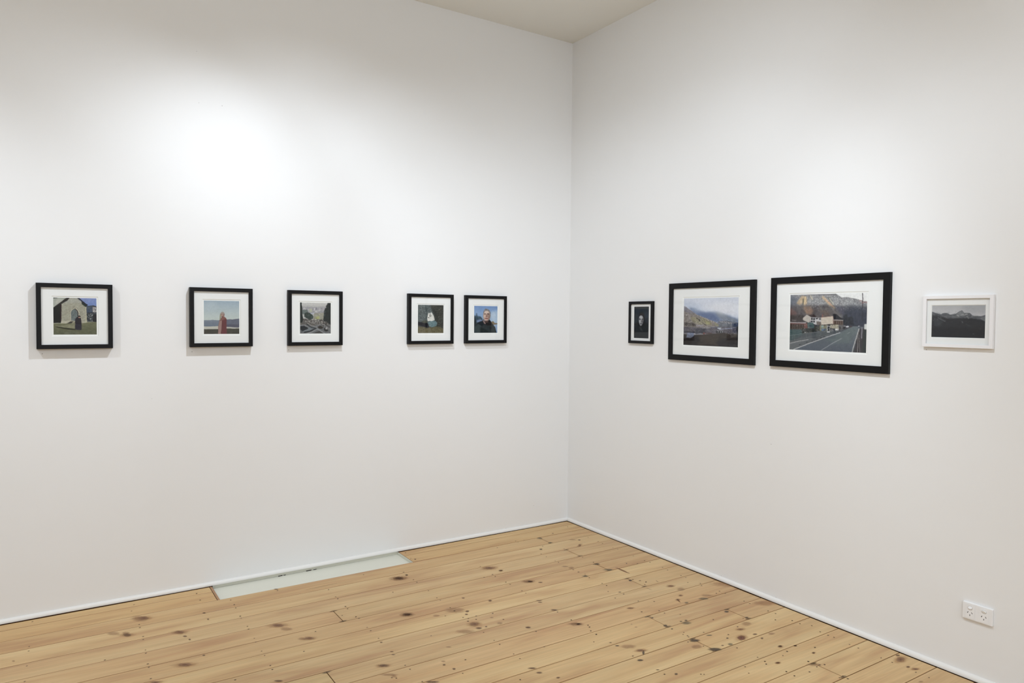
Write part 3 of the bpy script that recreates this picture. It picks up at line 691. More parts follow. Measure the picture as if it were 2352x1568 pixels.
    p.poly([(930, 1060), (1150, 1070), (1155, 1310), (1000, 1312), (920, 1290)], (50, 48, 60))
    p.line([(915, 1055), (1150, 1078)], 26, (30, 26, 34), 0.8, 3)
    p.blob(1080, 845, 34, 28, (176, 140, 124))
    p.poly([(1030, 800), (1060, 780), (1105, 780), (1130, 805), (1120, 832), (1060, 828)], (20, 18, 22))
    return p.done(2.2, 16)

def pic_coat():
    q = [(433, 445), (1132, 450), (1132, 1100), (433, 1105)]
    p = Pic(104, 100, q, (170, 184, 190), 4)
    A = [(400, 400), (1200, 400), (1200, 850), (400, 850)]
    p.grad(A, (152, 170, 184), (186, 196, 190), 445, 830)
    p.blob(560, 560, 160, 90, (172, 186, 192), 0.6, 40)
    p.grad([(400, 830), (500, 828), (640, 824), (760, 830), (760, 960), (400, 960)], (122, 132, 146), (108, 120, 136), 830, 950)
    p.line([(430, 880), (720, 885)], 10, (110, 118, 136), 0.7, 4)
    p.poly([(850, 815), (1000, 810), (1060, 800), (1150, 792), (1150, 975), (850, 965)], (104, 108, 124), tex=14, sx=60, sy=20)
    p.poly([(850, 915), (1150, 905), (1150, 975), (850, 962)], (88, 88, 104), 0.8, 5)
    p.poly([(400, 955), (760, 948), (860, 960), (1150, 975), (1150, 998), (860, 1000), (400, 1012)], (186, 184, 172), 1, 3)
    p.poly([(400, 1012), (540, 1004), (720, 1006), (880, 994), (1150, 992), (1150, 1130), (400, 1130)], (76, 74, 66), tex=22, sx=60, sy=20)
    # person in a long red coat with a pink scarf, fair hair
    p.poly([(742, 815), (795, 752), (868, 785), (880, 830), (872, 960), (885, 1110), (715, 1110), (712, 985), (735, 830)], (120, 74, 72), 1, 3)
    p.poly([(800, 850), (878, 800), (882, 1110), (790, 1110)], (112, 62, 66), 0.9, 5)
    p.poly([(735, 840), (790, 830), (780, 960), (765, 1110), (712, 1110), (715, 980)], (156, 126, 120), 0.9, 5)
    p.poly([(765, 810), (812, 745), (870, 790), (850, 800), (790, 830)], (138, 88, 82), 1, 4)
    p.line([(800, 830), (790, 960), (770, 1090)], 10, (84, 46, 50), 0.7, 3)
    p.blob(796, 708, 42, 46, (156, 146, 138), 1, 2)
    p.poly([(822, 690), (838, 715), (835, 745), (800, 760), (770, 752), (790, 735), (812, 725)], (140, 100, 94), 0.8, 4)
    p.blob(782, 722, 24, 30, (176, 142, 128), 1, 3)
    p.line([(760, 712), (800, 711)], 7, (84, 66, 66), 0.8, 2)
    p.line([(768, 738), (790, 738)], 5, (112, 68, 66), 0.7, 2)
    p.poly([(750, 700), (765, 690), (768, 820), (744, 830), (740, 760)], (140, 136, 108), 0.9, 4)
    p.line([(768, 756), (800, 762)], 8, (104, 66, 66), 0.8, 2)
    return p.done(1.4, 6, 0.8)

def pic_city():
    q = [(108, 95), (1490, 118), (1485, 1500), (105, 1500)]
    p = Pic(110, 110, q, (176, 176, 172), 5)
    p.grad([(0, 0), (1600, 0), (1600, 620), (0, 620)], (190, 188, 184), (150, 150, 148), 110, 520)
    p.poly([(190, 290), (1300, 290), (1300, 640), (190, 640)], (150, 148, 152), 0.8, 12, tex=40, sx=60, sy=60)
    p.speck([(200, 300), (1250, 310), (1200, 620), (220, 560)], [(176, 172, 176), (132, 128, 140), (120, 130, 130), (188, 188, 184), (150, 138, 148)], 130, 34, 0.55)
    p.poly([(520, 370), (640, 370), (640, 530), (520, 520)], (172, 174, 148), 0.9, 8)
    p.poly([(740, 330), (790, 330), (790, 460), (740, 460)], (196, 194, 196), 0.9, 3)
    p.poly([(860, 330), (790, 330), (800, 440), (870, 440)], (126, 124, 132), 0.8, 3)
    p.poly([(770, 480), (890, 470), (900, 550), (770, 545)], (184, 184, 182), 0.9, 4)
    p.poly([(940, 410), (1020, 410), (1015, 490), (940, 490)], (178, 176, 180), 0.9, 4)
    p.poly([(550, 570), (740, 575), (740, 610), (550, 605)], (178, 184, 206), 0.95, 4)
    p.poly([(740, 580), (1180, 560), (1170, 900), (700, 880)], (146, 144, 128), 0.9, 10, tex=50, sx=50, sy=30)
    p.poly([(200, 440), (420, 420), (480, 520), (300, 620), (210, 620)], (98, 110, 106), 0.9, 10)
    p.poly([(290, 600), (400, 530), (520, 560), (640, 650), (710, 730), (690, 830), (560, 870), (420, 840), (290, 740)], (58, 70, 66), 1, 8, tex=24, sx=50, sy=50)
    p.poly([(760, 800), (860, 730), (960, 710), (990, 830), (860, 860)], (168, 170, 104), 0.85, 8)
    p.line([(760, 805), (870, 800)], 14, (80, 82, 48), 0.9, 2)
    p.line([(790, 850), (880, 840)], 16, (96, 98, 54), 0.9, 2)
    # crowded headstones and kerbs
    p.poly([(100, 840), (1500, 900), (1500, 1120), (100, 1120)], (98, 94, 90), 1, 8)
    p.speck([(210, 800), (700, 840), (1180, 880), (1300, 1100), (900, 1180), (420, 1040)], [(178, 172, 166), (60, 58, 58), (150, 144, 138), (84, 78, 74), (196, 192, 186), (44, 44, 44)], 260, 24, 0.8)
    p.poly([(100, 1100), (1500, 1100), (1500, 1520), (100, 1520)], (104, 106, 108), 1, 8, tex=30, sx=60, sy=60)
    p.poly([(440, 1040), (560, 1000), (800, 1080), (780, 1150), (640, 1170)], (96, 92, 88), 1, 4)
    p.line([(440, 1010), (600, 1130), (900, 1210), (1060, 1140)], 22, (160, 158, 154), 0.9, 3)
    p.line([(560, 980), (760, 1050), (980, 1120)], 18, (150, 146, 140), 0.9, 3)
    p.poly([(110, 1170), (300, 1150), (460, 1230), (470, 1270), (220, 1390), (110, 1300)], (36, 42, 48), 1, 4)
    p.line([(110, 1130), (300, 1090), (400, 1170), (480, 1200)], 26, (142, 146, 148), 0.9, 3)
    p.poly([(470, 1200), (720, 1280), (470, 1360), (250, 1420), (220, 1390), (450, 1290)], (112, 120, 124), 1, 4)
    p.line([(400, 1060), (600, 1220), (860, 1290)], 40, (44, 50, 54), 0.95, 3)
    p.line([(860, 1290), (540, 1390), (270, 1450)], 52, (36, 42, 46), 1, 3)
    p.line([(880, 1290), (600, 1430), (380, 1500)], 40, (146, 148, 148), 0.9, 3)
    p.line([(870, 1280), (1060, 1400), (1250, 1500)], 36, (140, 144, 146), 0.9, 3)
    p.poly([(980, 1370), (1180, 1500), (640, 1500)], (70, 70, 70), 1, 5)
    p.poly([(880, 1200), (1010, 1140), (1150, 1200), (1100, 1290), (960, 1280)], (54, 50, 46), 1, 4)
    p.poly([(1180, 1240), (1330, 1290), (1380, 1380), (1270, 1410), (1180, 1360)], (40, 42, 44), 1, 4)
    p.speck([(1050, 1020), (1470, 1040), (1480, 1300), (1280, 1320), (1080, 1180)], [(60, 54, 50), (120, 114, 108), (44, 42, 42), (150, 146, 142)], 70, 30, 0.8)
    p.blob(1305, 1265, 40, 50, (166, 164, 164), 0.9, 4)
    # dark cypresses left and right
    p.poly([(100, 80), (170, 80), (185, 220), (200, 420), (215, 700), (240, 860), (200, 1000), (100, 1010)], (38, 46, 44), 1, 3, tex=12, sx=30, sy=60)
    p.poly([(1340, 110), (1500, 110), (1500, 1130), (1380, 1050), (1300, 960), (1180, 960), (1150, 850), (1170, 640), (1200, 480), (1240, 370), (1290, 330), (1270, 250), (1320, 200)], (42, 48, 48), 1, 3, tex=14, sx=40, sy=70)
    p.speck([(300, 560), (520, 560), (690, 700), (640, 850), (420, 830)], [(46, 58, 54), (84, 98, 90), (36, 44, 42)], 90, 26, 0.5)
    p.speck([(1200, 420), (1340, 120), (1490, 120), (1480, 1080), (1200, 940)], [(28, 34, 34), (58, 68, 64), (40, 42, 46)], 120, 34, 0.5, ang=80, ratio=0.35)
    p.speck([(1180, 560), (1300, 250), (1340, 330), (1230, 640), (1170, 900)], [(120, 130, 126), (44, 52, 50)], 40, 18, 0.6)
    return p.done(3.0, 14, 0.8)

def pic_stone():
    q = [(453, 428), (1108, 445), (1098, 1162), (445, 1162)]
    p = Pic(96, 104, q, (76, 80, 76), 6)
    p.poly([(430, 400), (1120, 400), (1120, 900), (430, 900)], (84, 92, 92), 1, 0, tex=40, sx=24, sy=24)
    p.speck([(440, 420), (900, 420), (700, 860), (440, 860)], [(120, 130, 130), (56, 62, 62), (96, 106, 104), (150, 156, 152)], 520, 9, 0.6)
    p.poly([(760, 430), (1120, 430), (1120, 1170), (930, 1170), (880, 760)], (58, 58, 52), 0.8, 20)
    p.speck([(780, 430), (1110, 440), (1100, 1160), (930, 1160), (860, 760)], [(110, 106, 94), (40, 40, 38), (78, 74, 64), (150, 150, 144), (92, 84, 66)], 420, 10, 0.6, ang=-30, ratio=0.5)
    p.poly([(440, 1000), (700, 1010), (1000, 1000), (1100, 1050), (1100, 1170), (440, 1170)], (104, 98, 74), 1, 14, tex=40, sx=40, sy=16)
    p.speck([(450, 1000), (1000, 1010), (1090, 1160), (450, 1160)], [(138, 130, 96), (74, 66, 48), (120, 104, 76), (92, 80, 52)], 260, 15, 0.5, ang=-20, ratio=0.35)
    p.poly([(445, 870), (560, 880), (700, 900), (740, 990), (700, 1025), (560, 985), (445, 950)], (24, 26, 36), 1, 8)
    p.poly([(550, 850), (640, 820), (690, 880), (640, 910), (570, 890)], (84, 86, 74), 1, 6, tex=30, sx=16, sy=16)
    p.poly([(695, 890), (760, 850), (900, 845), (945, 900), (920, 980), (800, 1015), (730, 985)], (100, 124, 128), 1, 5, tex=46, sx=24, sy=18)
    p.poly([(720, 645), (750, 640), (752, 740), (765, 640), (785, 625), (815, 650), (855, 730), (878, 830), (800, 855), (735, 845), (705, 860), (682, 800), (695, 720)], (208, 206, 198), 1, 1)
    p.poly([(750, 690), (768, 680), (766, 745), (752, 750)], (62, 58, 50), 1, 2)
    p.poly([(706, 750), (736, 748), (734, 770), (706, 768)], (50, 48, 46), 1, 2)
    p.blob(790, 718, 7, 14, (90, 88, 84), 1, 1)
    p.blob(755, 796, 10, 5, (140, 136, 130), 1, 1)
    return p.done(1.6, 16, 0.85)

def pic_portrait():
    q = [(445, 462), (1040, 470), (1040, 1152), (443, 1160)]
    p = Pic(92, 104, q, (130, 152, 186), 7)
    p.grad([(400, 440), (1100, 440), (1100, 1000), (400, 1000)], (112, 142, 186), (156, 178, 202), 470, 900)
    p.poly([(860, 620), (1100, 560), (1100, 900), (880, 860)], (172, 190, 206), 0.7, 30)
    p.blob(930, 700, 60, 90, (176, 192, 206), 0.7, 30)
    p.poly([(440, 700), (490, 720), (500, 650), (515, 650), (520, 720), (600, 730), (660, 790), (640, 870), (520, 900), (440, 1000)], (62, 80, 92), 1, 10, tex=40, sx=40, sy=40)
    p.poly([(500, 830), (620, 800), (650, 850), (520, 890)], (130, 146, 184), 0.8, 12)
    p.poly([(440, 740), (470, 760), (500, 930), (440, 1000)], (40, 42, 44), 0.8, 8)
    p.poly([(860, 880), (930, 850), (970, 900), (1045, 905), (1045, 930), (960, 940), (930, 960), (880, 920)], (124, 108, 84), 1, 5)
    p.poly([(960, 940), (1045, 925), (1045, 1130), (1000, 1080)], (140, 162, 190), 0.9, 6)
    # jacket
    p.poly([(440, 990), (520, 890), (650, 850), (700, 900), (860, 860), (930, 940), (985, 1010), (1020, 1160), (440, 1165)], (48, 56, 58), 1, 3, tex=14, sx=60, sy=60)
    p.poly([(455, 1000), (560, 930), (620, 960), (590, 1160), (440, 1160)], (66, 76, 78), 0.8, 14)
    p.poly([(520, 900), (650, 852), (690, 930), (640, 980)], (24, 32, 40), 0.9, 8)
    p.poly([(600, 1000), (800, 1110), (790, 1160), (610, 1160)], (34, 42, 44), 0.8, 12)
    p.poly([(820, 1000), (900, 990), (905, 1060), (830, 1060)], (36, 40, 42), 0.8, 6)
    p.poly([(650, 840), (720, 850), (830, 800), (880, 870), (900, 960), (780, 965), (700, 930)], (32, 30, 32), 1, 5)
    p.poly([(660, 830), (690, 830), (745, 930), (700, 915)], (168, 142, 138), 1, 3)
    # head of a grey-haired person, face lit from the left, looking up and away
    p.poly([(672, 640), (690, 585), (718, 548), (735, 525), (760, 538), (805, 548), (840, 585), (858, 640), (866, 710), (856, 770), (832, 815), (800, 845), (740, 850), (700, 835), (680, 790), (668, 720)], (128, 124, 122), 1, 4)
    p.speck([(680, 620), (735, 535), (820, 560), (860, 640), (860, 760), (830, 640), (760, 575), (700, 620)], [(168, 166, 164), (92, 90, 92), (146, 142, 140)], 60, 22, 0.5, ang=-60, ratio=0.3)
    p.poly([(688, 650), (712, 602), (760, 586), (810, 598), (838, 650), (842, 720), (822, 785), (785, 832), (735, 842), (700, 812), (682, 760), (678, 700)], (190, 166, 152), 1, 5)
    p.poly([(700, 640), (722, 606), (775, 592), (805, 612), (800, 645), (710, 650)], (212, 194, 182), 0.8, 10)
    p.poly([(688, 700), (720, 700), (728, 750), (700, 780), (684, 750)], (206, 182, 168), 0.8, 10)
    p.poly([(806, 660), (842, 660), (848, 750), (822, 800), (790, 832), (798, 760)], (132, 104, 94), 0.85, 12)
    p.blob(720, 668, 22, 12, (96, 74, 70), 0.85, 5)
    p.blob(798, 668, 24, 13, (78, 60, 58), 0.9, 5)
    p.line([(696, 650), (744, 652)], 6, (130, 108, 100), 0.7, 3)
    p.line([(774, 652), (826, 650)], 7, (104, 84, 78), 0.7, 3)
    p.poly([(748, 664), (766, 664), (784, 722), (776, 742), (742, 738), (736, 722)], (172, 138, 124), 0.9, 4)
    p.poly([(764, 668), (780, 690), (790, 728), (776, 744), (764, 738)], (104, 76, 70), 0.85, 4)
    p.line([(738, 742), (780, 742)], 8, (98, 68, 62), 0.8, 3)
    p.poly([(716, 778), (746, 766), (790, 772), (798, 786), (770, 802), (730, 800)], (150, 92, 88), 0.9, 4)
    p.line([(720, 782), (794, 782)], 7, (70, 42, 44), 0.9, 2)
    p.line([(700, 745), (712, 800)], 6, (146, 116, 106), 0.6, 4)
    p.blob(752, 822, 28, 12, (198, 172, 160), 0.7, 6)
    p.poly([(712, 838), (790, 834), (812, 880), (735, 890)], (96, 72, 68), 0.9, 6)
    p.poly([(650, 830), (690, 800), (700, 850), (745, 925), (700, 905)], (52, 44, 48), 0.7, 5)
    p.line([(672, 835), (728, 915)], 16, (176, 150, 146), 0.9, 3)
    return p.done(1.6, 10, 0.92)

def pic_face():
    q = [(445, 322), (880, 315), (872, 1275), (438, 1258)]
    p = Pic(70, 110, q, (38, 43, 46), 8)
    p.poly([(700, 480), (880, 480), (880, 800), (780, 760), (740, 600)], (58, 62, 70), 0.6, 40)
    p.poly([(440, 320), (470, 320), (470, 1260), (438, 1258)], (22, 26, 28), 0.8, 12)
    p.poly([(640, 520), (720, 560), (760, 700), (740, 880), (560, 900), (550, 640), (590, 560)], (24, 26, 30), 0.9, 14)
    p.poly([(600, 600), (640, 572), (690, 590), (712, 650), (722, 740), (705, 800), (670, 880), (640, 896), (605, 870), (585, 800), (575, 700)], (150, 152, 156), 1, 8)
    p.poly([(600, 610), (660, 585), (690, 640), (650, 680), (590, 670)], (186, 188, 192), 0.7, 12)
    p.poly([(585, 730), (640, 740), (620, 820), (590, 800)], (176, 178, 180), 0.7, 12)
    p.line([(582, 690), (632, 695)], 26, (38, 40, 44), 0.95, 5)
    p.line([(672, 695), (712, 690)], 24, (44, 46, 50), 0.95, 5)
    p.line([(580, 660), (632, 662)], 10, (60, 62, 66), 0.8, 4)
    p.poly([(668, 690), (690, 700), (695, 790), (650, 790), (655, 740)], (78, 80, 84), 0.8, 7)
    p.line([(640, 785), (680, 785)], 10, (40, 42, 46), 0.8, 4)
    p.blob(650, 832, 34, 14, (56, 58, 62), 0.95, 4)
    p.poly([(700, 640), (725, 700), (720, 800), (690, 870), (690, 760)], (64, 66, 70), 0.7, 10)
    p.poly([(595, 900), (640, 930), (690, 1000), (690, 1040), (640, 1030), (605, 960)], (72, 76, 78), 0.7, 16)
    return p.done(1.0, 5, 1.0)

def pic_valley():
    q = [(88, 98), (1672, 62), (1658, 1503), (75, 1435)]
    p = Pic(190, 160, q, (210, 212, 220), 9)
    A = [(0, 0), (1800, 0), (1800, 900), (0, 900)]
    p.grad(A, (204, 208, 220), (212, 214, 222), 60, 500)
    p.poly([(0, 0), (1800, 0), (1800, 800), (0, 800)], (196, 202, 216), 0.5, 0, tex=26, sx=500, sy=200)
    p.poly([(0, 180), (500, 260), (900, 420), (1300, 560), (1800, 660), (1800, 900), (0, 900)], (176, 188, 208), 0.8, 60, tex=20, sx=200, sy=80)
    # far slopes, blue through the cloud
    p.poly([(230, 340), (420, 380), (640, 470), (840, 480), (1060, 470), (1250, 540), (1420, 590), (1660, 700), (1800, 760), (1800, 960), (500, 960), (300, 480)], (112, 128, 160), 0.95, 28, tex=30, sx=120, sy=60)
    p.poly([(430, 500), (640, 480), (900, 520), (1060, 640), (1150, 760), (900, 740), (620, 620)], (92, 108, 146), 0.85, 34, tex=20, sx=60, sy=60)
    p.poly([(980, 470), (1180, 490), (1360, 600), (1560, 680), (1660, 740), (1600, 780), (1200, 720), (1060, 600)], (128, 136, 146), 0.75, 24, tex=24, sx=80, sy=40)
    p.poly([(1100, 740), (1380, 740), (1660, 790), (1660, 960), (1000, 940), (1050, 820)], (108, 112, 122), 1, 12, tex=36, sx=70, sy=30)
    p.speck([(1130, 760), (1400, 770), (1500, 800), (1480, 830), (1180, 800)], [(196, 192, 190), (150, 148, 150), (120, 110, 110)], 60, 12, 0.7)
    p.poly([(1480, 810), (1670, 800), (1670, 940), (1490, 910)], (52, 64, 92), 1, 10, tex=20, sx=50, sy=30)
    # near slope coming down from the left
    p.poly([(60, 310), (140, 330), (300, 450), (470, 560), (700, 650), (900, 730), (1080, 810), (1090, 900), (820, 920), (60, 960)], (136, 128, 124), 1, 6, tex=50, sx=60, sy=30)
    p.poly([(60, 300), (140, 340), (300, 450), (420, 540), (200, 520), (60, 440)], (120, 118, 132), 0.8, 16)
    p.poly([(270, 640), (420, 620), (560, 700), (700, 800), (560, 860), (330, 760)], (150, 144, 118), 0.9, 18, tex=46, sx=40, sy=30)
    p.poly([(560, 640), (700, 680), (880, 760), (900, 860), (760, 860), (620, 760)], (138, 132, 104), 0.9, 14, tex=40, sx=50, sy=30)
    p.poly([(720, 750), (820, 770), (850, 840), (730, 840)], (160, 158, 108), 0.9, 8)
    p.poly([(960, 790), (1090, 850), (1080, 900), (1000, 860)], (142, 144, 104), 0.9, 8)
    p.poly([(90, 780), (300, 800), (440, 830), (440, 900), (90, 880)], (76, 70, 70), 0.8, 16, tex=40, sx=40, sy=30)
    p.line([(440, 650), (520, 700), (560, 760)], 18, (44, 42, 40), 0.85, 6)
    p.line([(590, 770), (740, 880)], 12, (58, 54, 46), 0.9, 4)
    p.line([(540, 700), (540, 750)], 26, (36, 36, 36), 0.8, 4)
    p.speck([(480, 570), (900, 730), (1060, 800), (1000, 820), (600, 640)], [(206, 202, 200), (166, 160, 150), (96, 90, 84)], 110, 10, 0.55)
    p.speck([(90, 330), (470, 570), (1080, 830), (1060, 900), (90, 940)], [(164, 158, 140), (96, 88, 82), (178, 172, 158), (120, 112, 92), (76, 72, 70)], 420, 17, 0.5, ang=28, ratio=0.45)
    p.speck([(1000, 700), (1300, 640), (1650, 780), (1650, 930), (1050, 930)], [(150, 152, 162), (84, 88, 104), (176, 176, 182), (104, 98, 100)], 200, 15, 0.45, ang=10, ratio=0.4)
    p.blob(160, 575, 22, 12, (200, 200, 200), 0.8, 4)
    # valley floor
    p.poly([(60, 910), (600, 930), (1060, 910), (1670, 920), (1670, 1110), (60, 1110)], (98, 94, 102), 1, 10, tex=50, sx=80, sy=24)
    p.line([(440, 880), (640, 870)], 40, (150, 146, 162), 0.6, 12)
    p.line([(620, 950), (860, 935)], 26, (176, 168, 164), 0.7, 8)
    p.line([(1060, 950), (1160, 980), (1300, 960), (1580, 945)], 34, (138, 146, 168), 0.85, 8)
    p.poly([(1060, 930), (1180, 930), (1150, 990), (1100, 985)], (186, 196, 208), 0.9, 6)
    p.poly([(1490, 940), (1670, 930), (1670, 1100), (1500, 1090)], (62, 62, 84), 0.8, 12)
    p.poly([(420, 960), (720, 960), (740, 1100), (420, 1130)], (62, 64, 74), 0.8, 16, tex=24, sx=40, sy=40)
    p.poly([(1020, 1020), (1210, 1020), (1215, 1095), (1020, 1090)], (52, 54, 58), 1, 4)
    p.line([(1050, 1018), (1210, 1020)], 12, (196, 196, 200), 0.9, 2)
    for x in (1085, 1150, 1205):
        p.line([(x, 1030), (x, 1085)], 18, (180, 182, 186), 0.9, 2)
    p.poly([(640, 1080), (700, 1075), (700, 1125), (640, 1125)], (124, 66, 60), 0.9, 5)
    p.poly([(720, 1085), (900, 1080), (900, 1120), (720, 1120)], (82, 56, 52), 0.8, 8)
    p.speck([(80, 920), (1660, 930), (1660, 1110), (80, 1110)], [(150, 146, 158), (64, 60, 66), (120, 116, 128), (84, 72, 66), (170, 166, 168)], 420, 15, 0.5, ang=4, ratio=0.4)
    # dark brown foreground
    p.grad([(60, 1110), (420, 1140), (900, 1110), (1250, 1090), (1670, 1120), (1670, 1600), (60, 1600)], (66, 58, 54), (42, 38, 38), 1110, 1450, 1, 10)
    p.poly([(560, 1180), (1100, 1120), (1100, 1300), (980, 1400), (560, 1340)], (74, 66, 58), 0.8, 30)
    p.poly([(60, 1170), (500, 1160), (560, 1440), (60, 1440)], (38, 34, 36), 0.8, 30)
    p.poly([(1000, 1400), (1200, 1280), (1660, 1240), (1660, 1500), (1100, 1480)], (48, 46, 50), 0.8, 30)
    p.line([(480, 1420), (950, 1390), (1080, 1440)], 46, (84, 72, 62), 0.6, 20)
    p.line([(90, 1055), (400, 1065)], 18, (28, 34, 46), 0.9, 5)
    p.poly([(190, 1080), (370, 1085), (390, 1170), (300, 1230), (150, 1220)], (116, 128, 156), 0.85, 12, tex=60, sx=24, sy=50)
    p.poly([(1620, 900), (1670, 880), (1660, 1500), (1630, 1500)], (30, 36, 36), 0.7, 14)
    p.speck([(1300, 1080), (1620, 1110), (1600, 1170), (1310, 1150)], [(140, 132, 132), (60, 54, 54), (90, 80, 74)], 40, 14, 0.5)
    p.speck([(90, 1150), (1640, 1130), (1640, 1480), (90, 1420)], [(96, 84, 72), (40, 36, 36), (74, 64, 56)], 260, 26, 0.35, ang=6, ratio=0.35)
    # low cloud drifting over the far slopes
    p.blob(560, 400, 260, 70, (196, 202, 216), 0.55, 60)
    p.blob(900, 370, 340, 80, (212, 214, 222), 0.8, 70)
    p.blob(1300, 330, 400, 130, (214, 215, 221), 0.8, 80)
    p.blob(1350, 460, 300, 90, (212, 213, 220), 0.6, 60)
    p.blob(260, 250, 240, 90, (190, 196, 212), 0.5, 60)
    return p.done(2.6, 9, 0.82)

def pic_road():
    q = [(75, 138), (1915, 90), (1890, 1525), (60, 1440)]
    p = Pic(230, 166, q, (60, 60, 70), 10)
    A = [(0, 0), (2000, 0), (2000, 700), (0, 700)]
    p.poly(A, (104, 102, 104), 1, 0, tex=40, sx=90, sy=60)
    # mountain: snowy upper part, brown and blue lower part
    p.poly([(60, 130), (1180, 130), (1400, 200), (1640, 215), (1920, 300), (1920, 430), (1500, 410), (1180, 400), (900, 370), (600, 400), (60, 380)], (146, 146, 148), 1, 34, tex=70, sx=34, sy=26)
    M = [(80, 150), (1180, 140), (1640, 230), (1900, 320), (1880, 400), (1200, 390), (640, 390), (400, 330), (80, 260)]
    p.speck(M, [(196, 196, 196), (104, 106, 112), (176, 176, 176), (124, 126, 130), (212, 210, 204), (92, 94, 102)], 900, 17, 0.5, ang=58, ratio=0.3)
    p.speck(M, [(206, 206, 206), (96, 98, 106), (84, 86, 92)], 500, 14, 0.5, ang=-50, ratio=0.3)
    p.speck([(80, 380), (1000, 400), (1280, 690), (80, 700)], [(120, 104, 98), (80, 74, 78), (104, 94, 96), (136, 112, 96)], 300, 32, 0.35, ang=62, ratio=0.3)
    p.poly([(70, 140), (260, 200), (230, 420), (70, 420)], (84, 92, 108), 0.65, 40)
    p.poly([(340, 150), (460, 180), (470, 340), (420, 420), (360, 330), (300, 380), (210, 340), (280, 240)], (206, 172, 126), 0.7, 14, tex=50, sx=30, sy=50)
    p.line([(380, 230), (370, 380)], 26, (90, 92, 84), 0.85, 8)
    p.line([(430, 170), (400, 380)], 22, (240, 210, 150), 0.7, 8)
    p.line([(540, 150), (600, 250)], 34, (222, 204, 168), 0.6, 12)
    p.line([(830, 180), (960, 300), (1040, 400), (1130, 470)], 60, (220, 182, 134), 0.65, 14)
    p.line([(900, 240), (1100, 420)], 16, (230, 150, 110), 0.5, 6)
    p.line([(960, 190), (1090, 380)], 26, (112, 112, 104), 0.7, 8)
    p.line([(1000, 210), (1110, 380)], 18, (210, 206, 176), 0.7, 6)
    p.line([(1720, 260), (1910, 320)], 40, (170, 112, 108), 0.5, 14)
    p.poly([(70, 400), (360, 400), (620, 420), (900, 400), (1120, 460), (1260, 700), (1000, 720), (60, 720)], (92, 86, 88), 0.9, 50, tex=34, sx=60, sy=60)
    p.poly([(360, 420), (560, 410), (620, 520), (560, 640), (440, 560)], (142, 112, 94), 0.9, 26)
    p.line([(400, 420), (480, 590)], 34, (168, 132, 100), 0.6, 14)
    p.poly([(760, 480), (960, 520), (1060, 640), (860, 640)], (112, 94, 84), 0.8, 24)
    p.line([(1040, 420), (1160, 580), (1290, 690)], 50, (122, 118, 116), 0.7, 16)
    p.poly([(1150, 400), (1320, 420), (1400, 480), (1360, 640), (1240, 560)], (82, 82, 98), 0.9, 20)
    p.poly([(1380, 440), (1560, 410), (1920, 430), (1920, 900), (1560, 880), (1340, 860), (1350, 640)], (60, 66, 82), 0.95, 50, tex=20, sx=80, sy=60)
    p.poly([(1340, 620), (1420, 600), (1440, 680), (1550, 650), (1600, 860), (1330, 850)], (44, 48, 56), 0.9, 12)
    p.poly([(70, 440), (230, 560), (240, 620), (70, 640)], (112, 84, 80), 0.9, 16)
    p.poly([(60, 620), (360, 600), (560, 760), (60, 800)], (70, 62, 62), 1, 20, tex=26, sx=40, sy=30)
    p.speck([(90, 360), (700, 380), (1100, 400), (1900, 400), (1890, 500), (1300, 520), (900, 470), (300, 520)], [(168, 168, 170), (96, 98, 106), (130, 130, 134), (74, 76, 88)], 420, 16, 0.42, ang=60, ratio=0.3)
    p.speck([(600, 420), (1060, 440), (1300, 690), (700, 660)], [(150, 140, 130), (84, 80, 84), (128, 116, 108)], 160, 30, 0.35, ang=55, ratio=0.18)
    # pale sky patch
    p.poly([(1120, 80), (1920, 60), (1920, 300), (1800, 280), (1640, 225), (1420, 190), (1300, 200), (1200, 140)], (222, 222, 220), 1, 5)
    # dark conifers and buildings
    p.poly([(1090, 590), (1180, 600), (1250, 660), (1330, 700), (1330, 780), (1090, 740)], (44, 44, 52), 1, 5)
    p.poly([(1090, 720), (1340, 740), (1340, 860), (1090, 850)], (104, 86, 78), 1, 2)
    p.line([(1100, 735), (1340, 748)], 16, (186, 182, 180), 0.9, 2)
    for x in (1150, 1200, 1250, 1300):
        p.line([(x, 760), (x, 840)], 20, (70, 52, 46), 0.9, 2)
    p.poly([(460, 610), (560, 660), (560, 740), (520, 810), (370, 740), (370, 690)], (180, 172, 162), 1, 2)
    p.poly([(500, 620), (640, 600), (690, 660), (560, 665)], (66, 54, 54), 1, 3)
    p.poly([(550, 668), (820, 690), (820, 850), (700, 850), (550, 800)], (186, 184, 186), 1, 2)
    for (x0, y0, x1, y1) in ((568, 680, 610, 730), (625, 685, 658, 735), (568, 750, 610, 790), (625, 752, 658, 792), (680, 690, 740, 716), (765, 700, 806, 730)):
        p.poly([(x0, y0), (x1, y0+3), (x1, y1), (x0, y1)], (50, 50, 54), 1, 1)
    p.poly([(700, 770), (820, 780), (820, 860), (700, 850)], (104, 92, 86), 0.9, 4)
    # billboard of pale sheets
    p.poly([(806, 680), (1092, 648), (1096, 832), (808, 850)], (196, 184, 168), 1, 1, tex=30, sx=60, sy=20)
    p.line([(1092, 648), (1096, 832)], 12, (184, 132, 118), 0.7, 1)
    p.line([(806, 680), (1092, 648)], 8, (220, 170, 140), 0.8, 1)
    p.poly([(830, 600), (850, 600), (850, 670), (830, 670)], (150, 96, 84), 0.9, 2)
    # red and green low buildings at left
    p.poly([(60, 780), (470, 790), (480, 940), (60, 960)], (84, 66, 60), 1, 3)
    p.line([(60, 795), (450, 805)], 26, (176, 168, 170), 0.85, 4)
    p.line([(60, 820), (480, 832)], 14, (128, 62, 62), 0.8, 3)
    for x in range(90, 440, 60):
        p.line([(x, 840), (x, 940)], 30, (58, 50, 44), 0.7, 4)
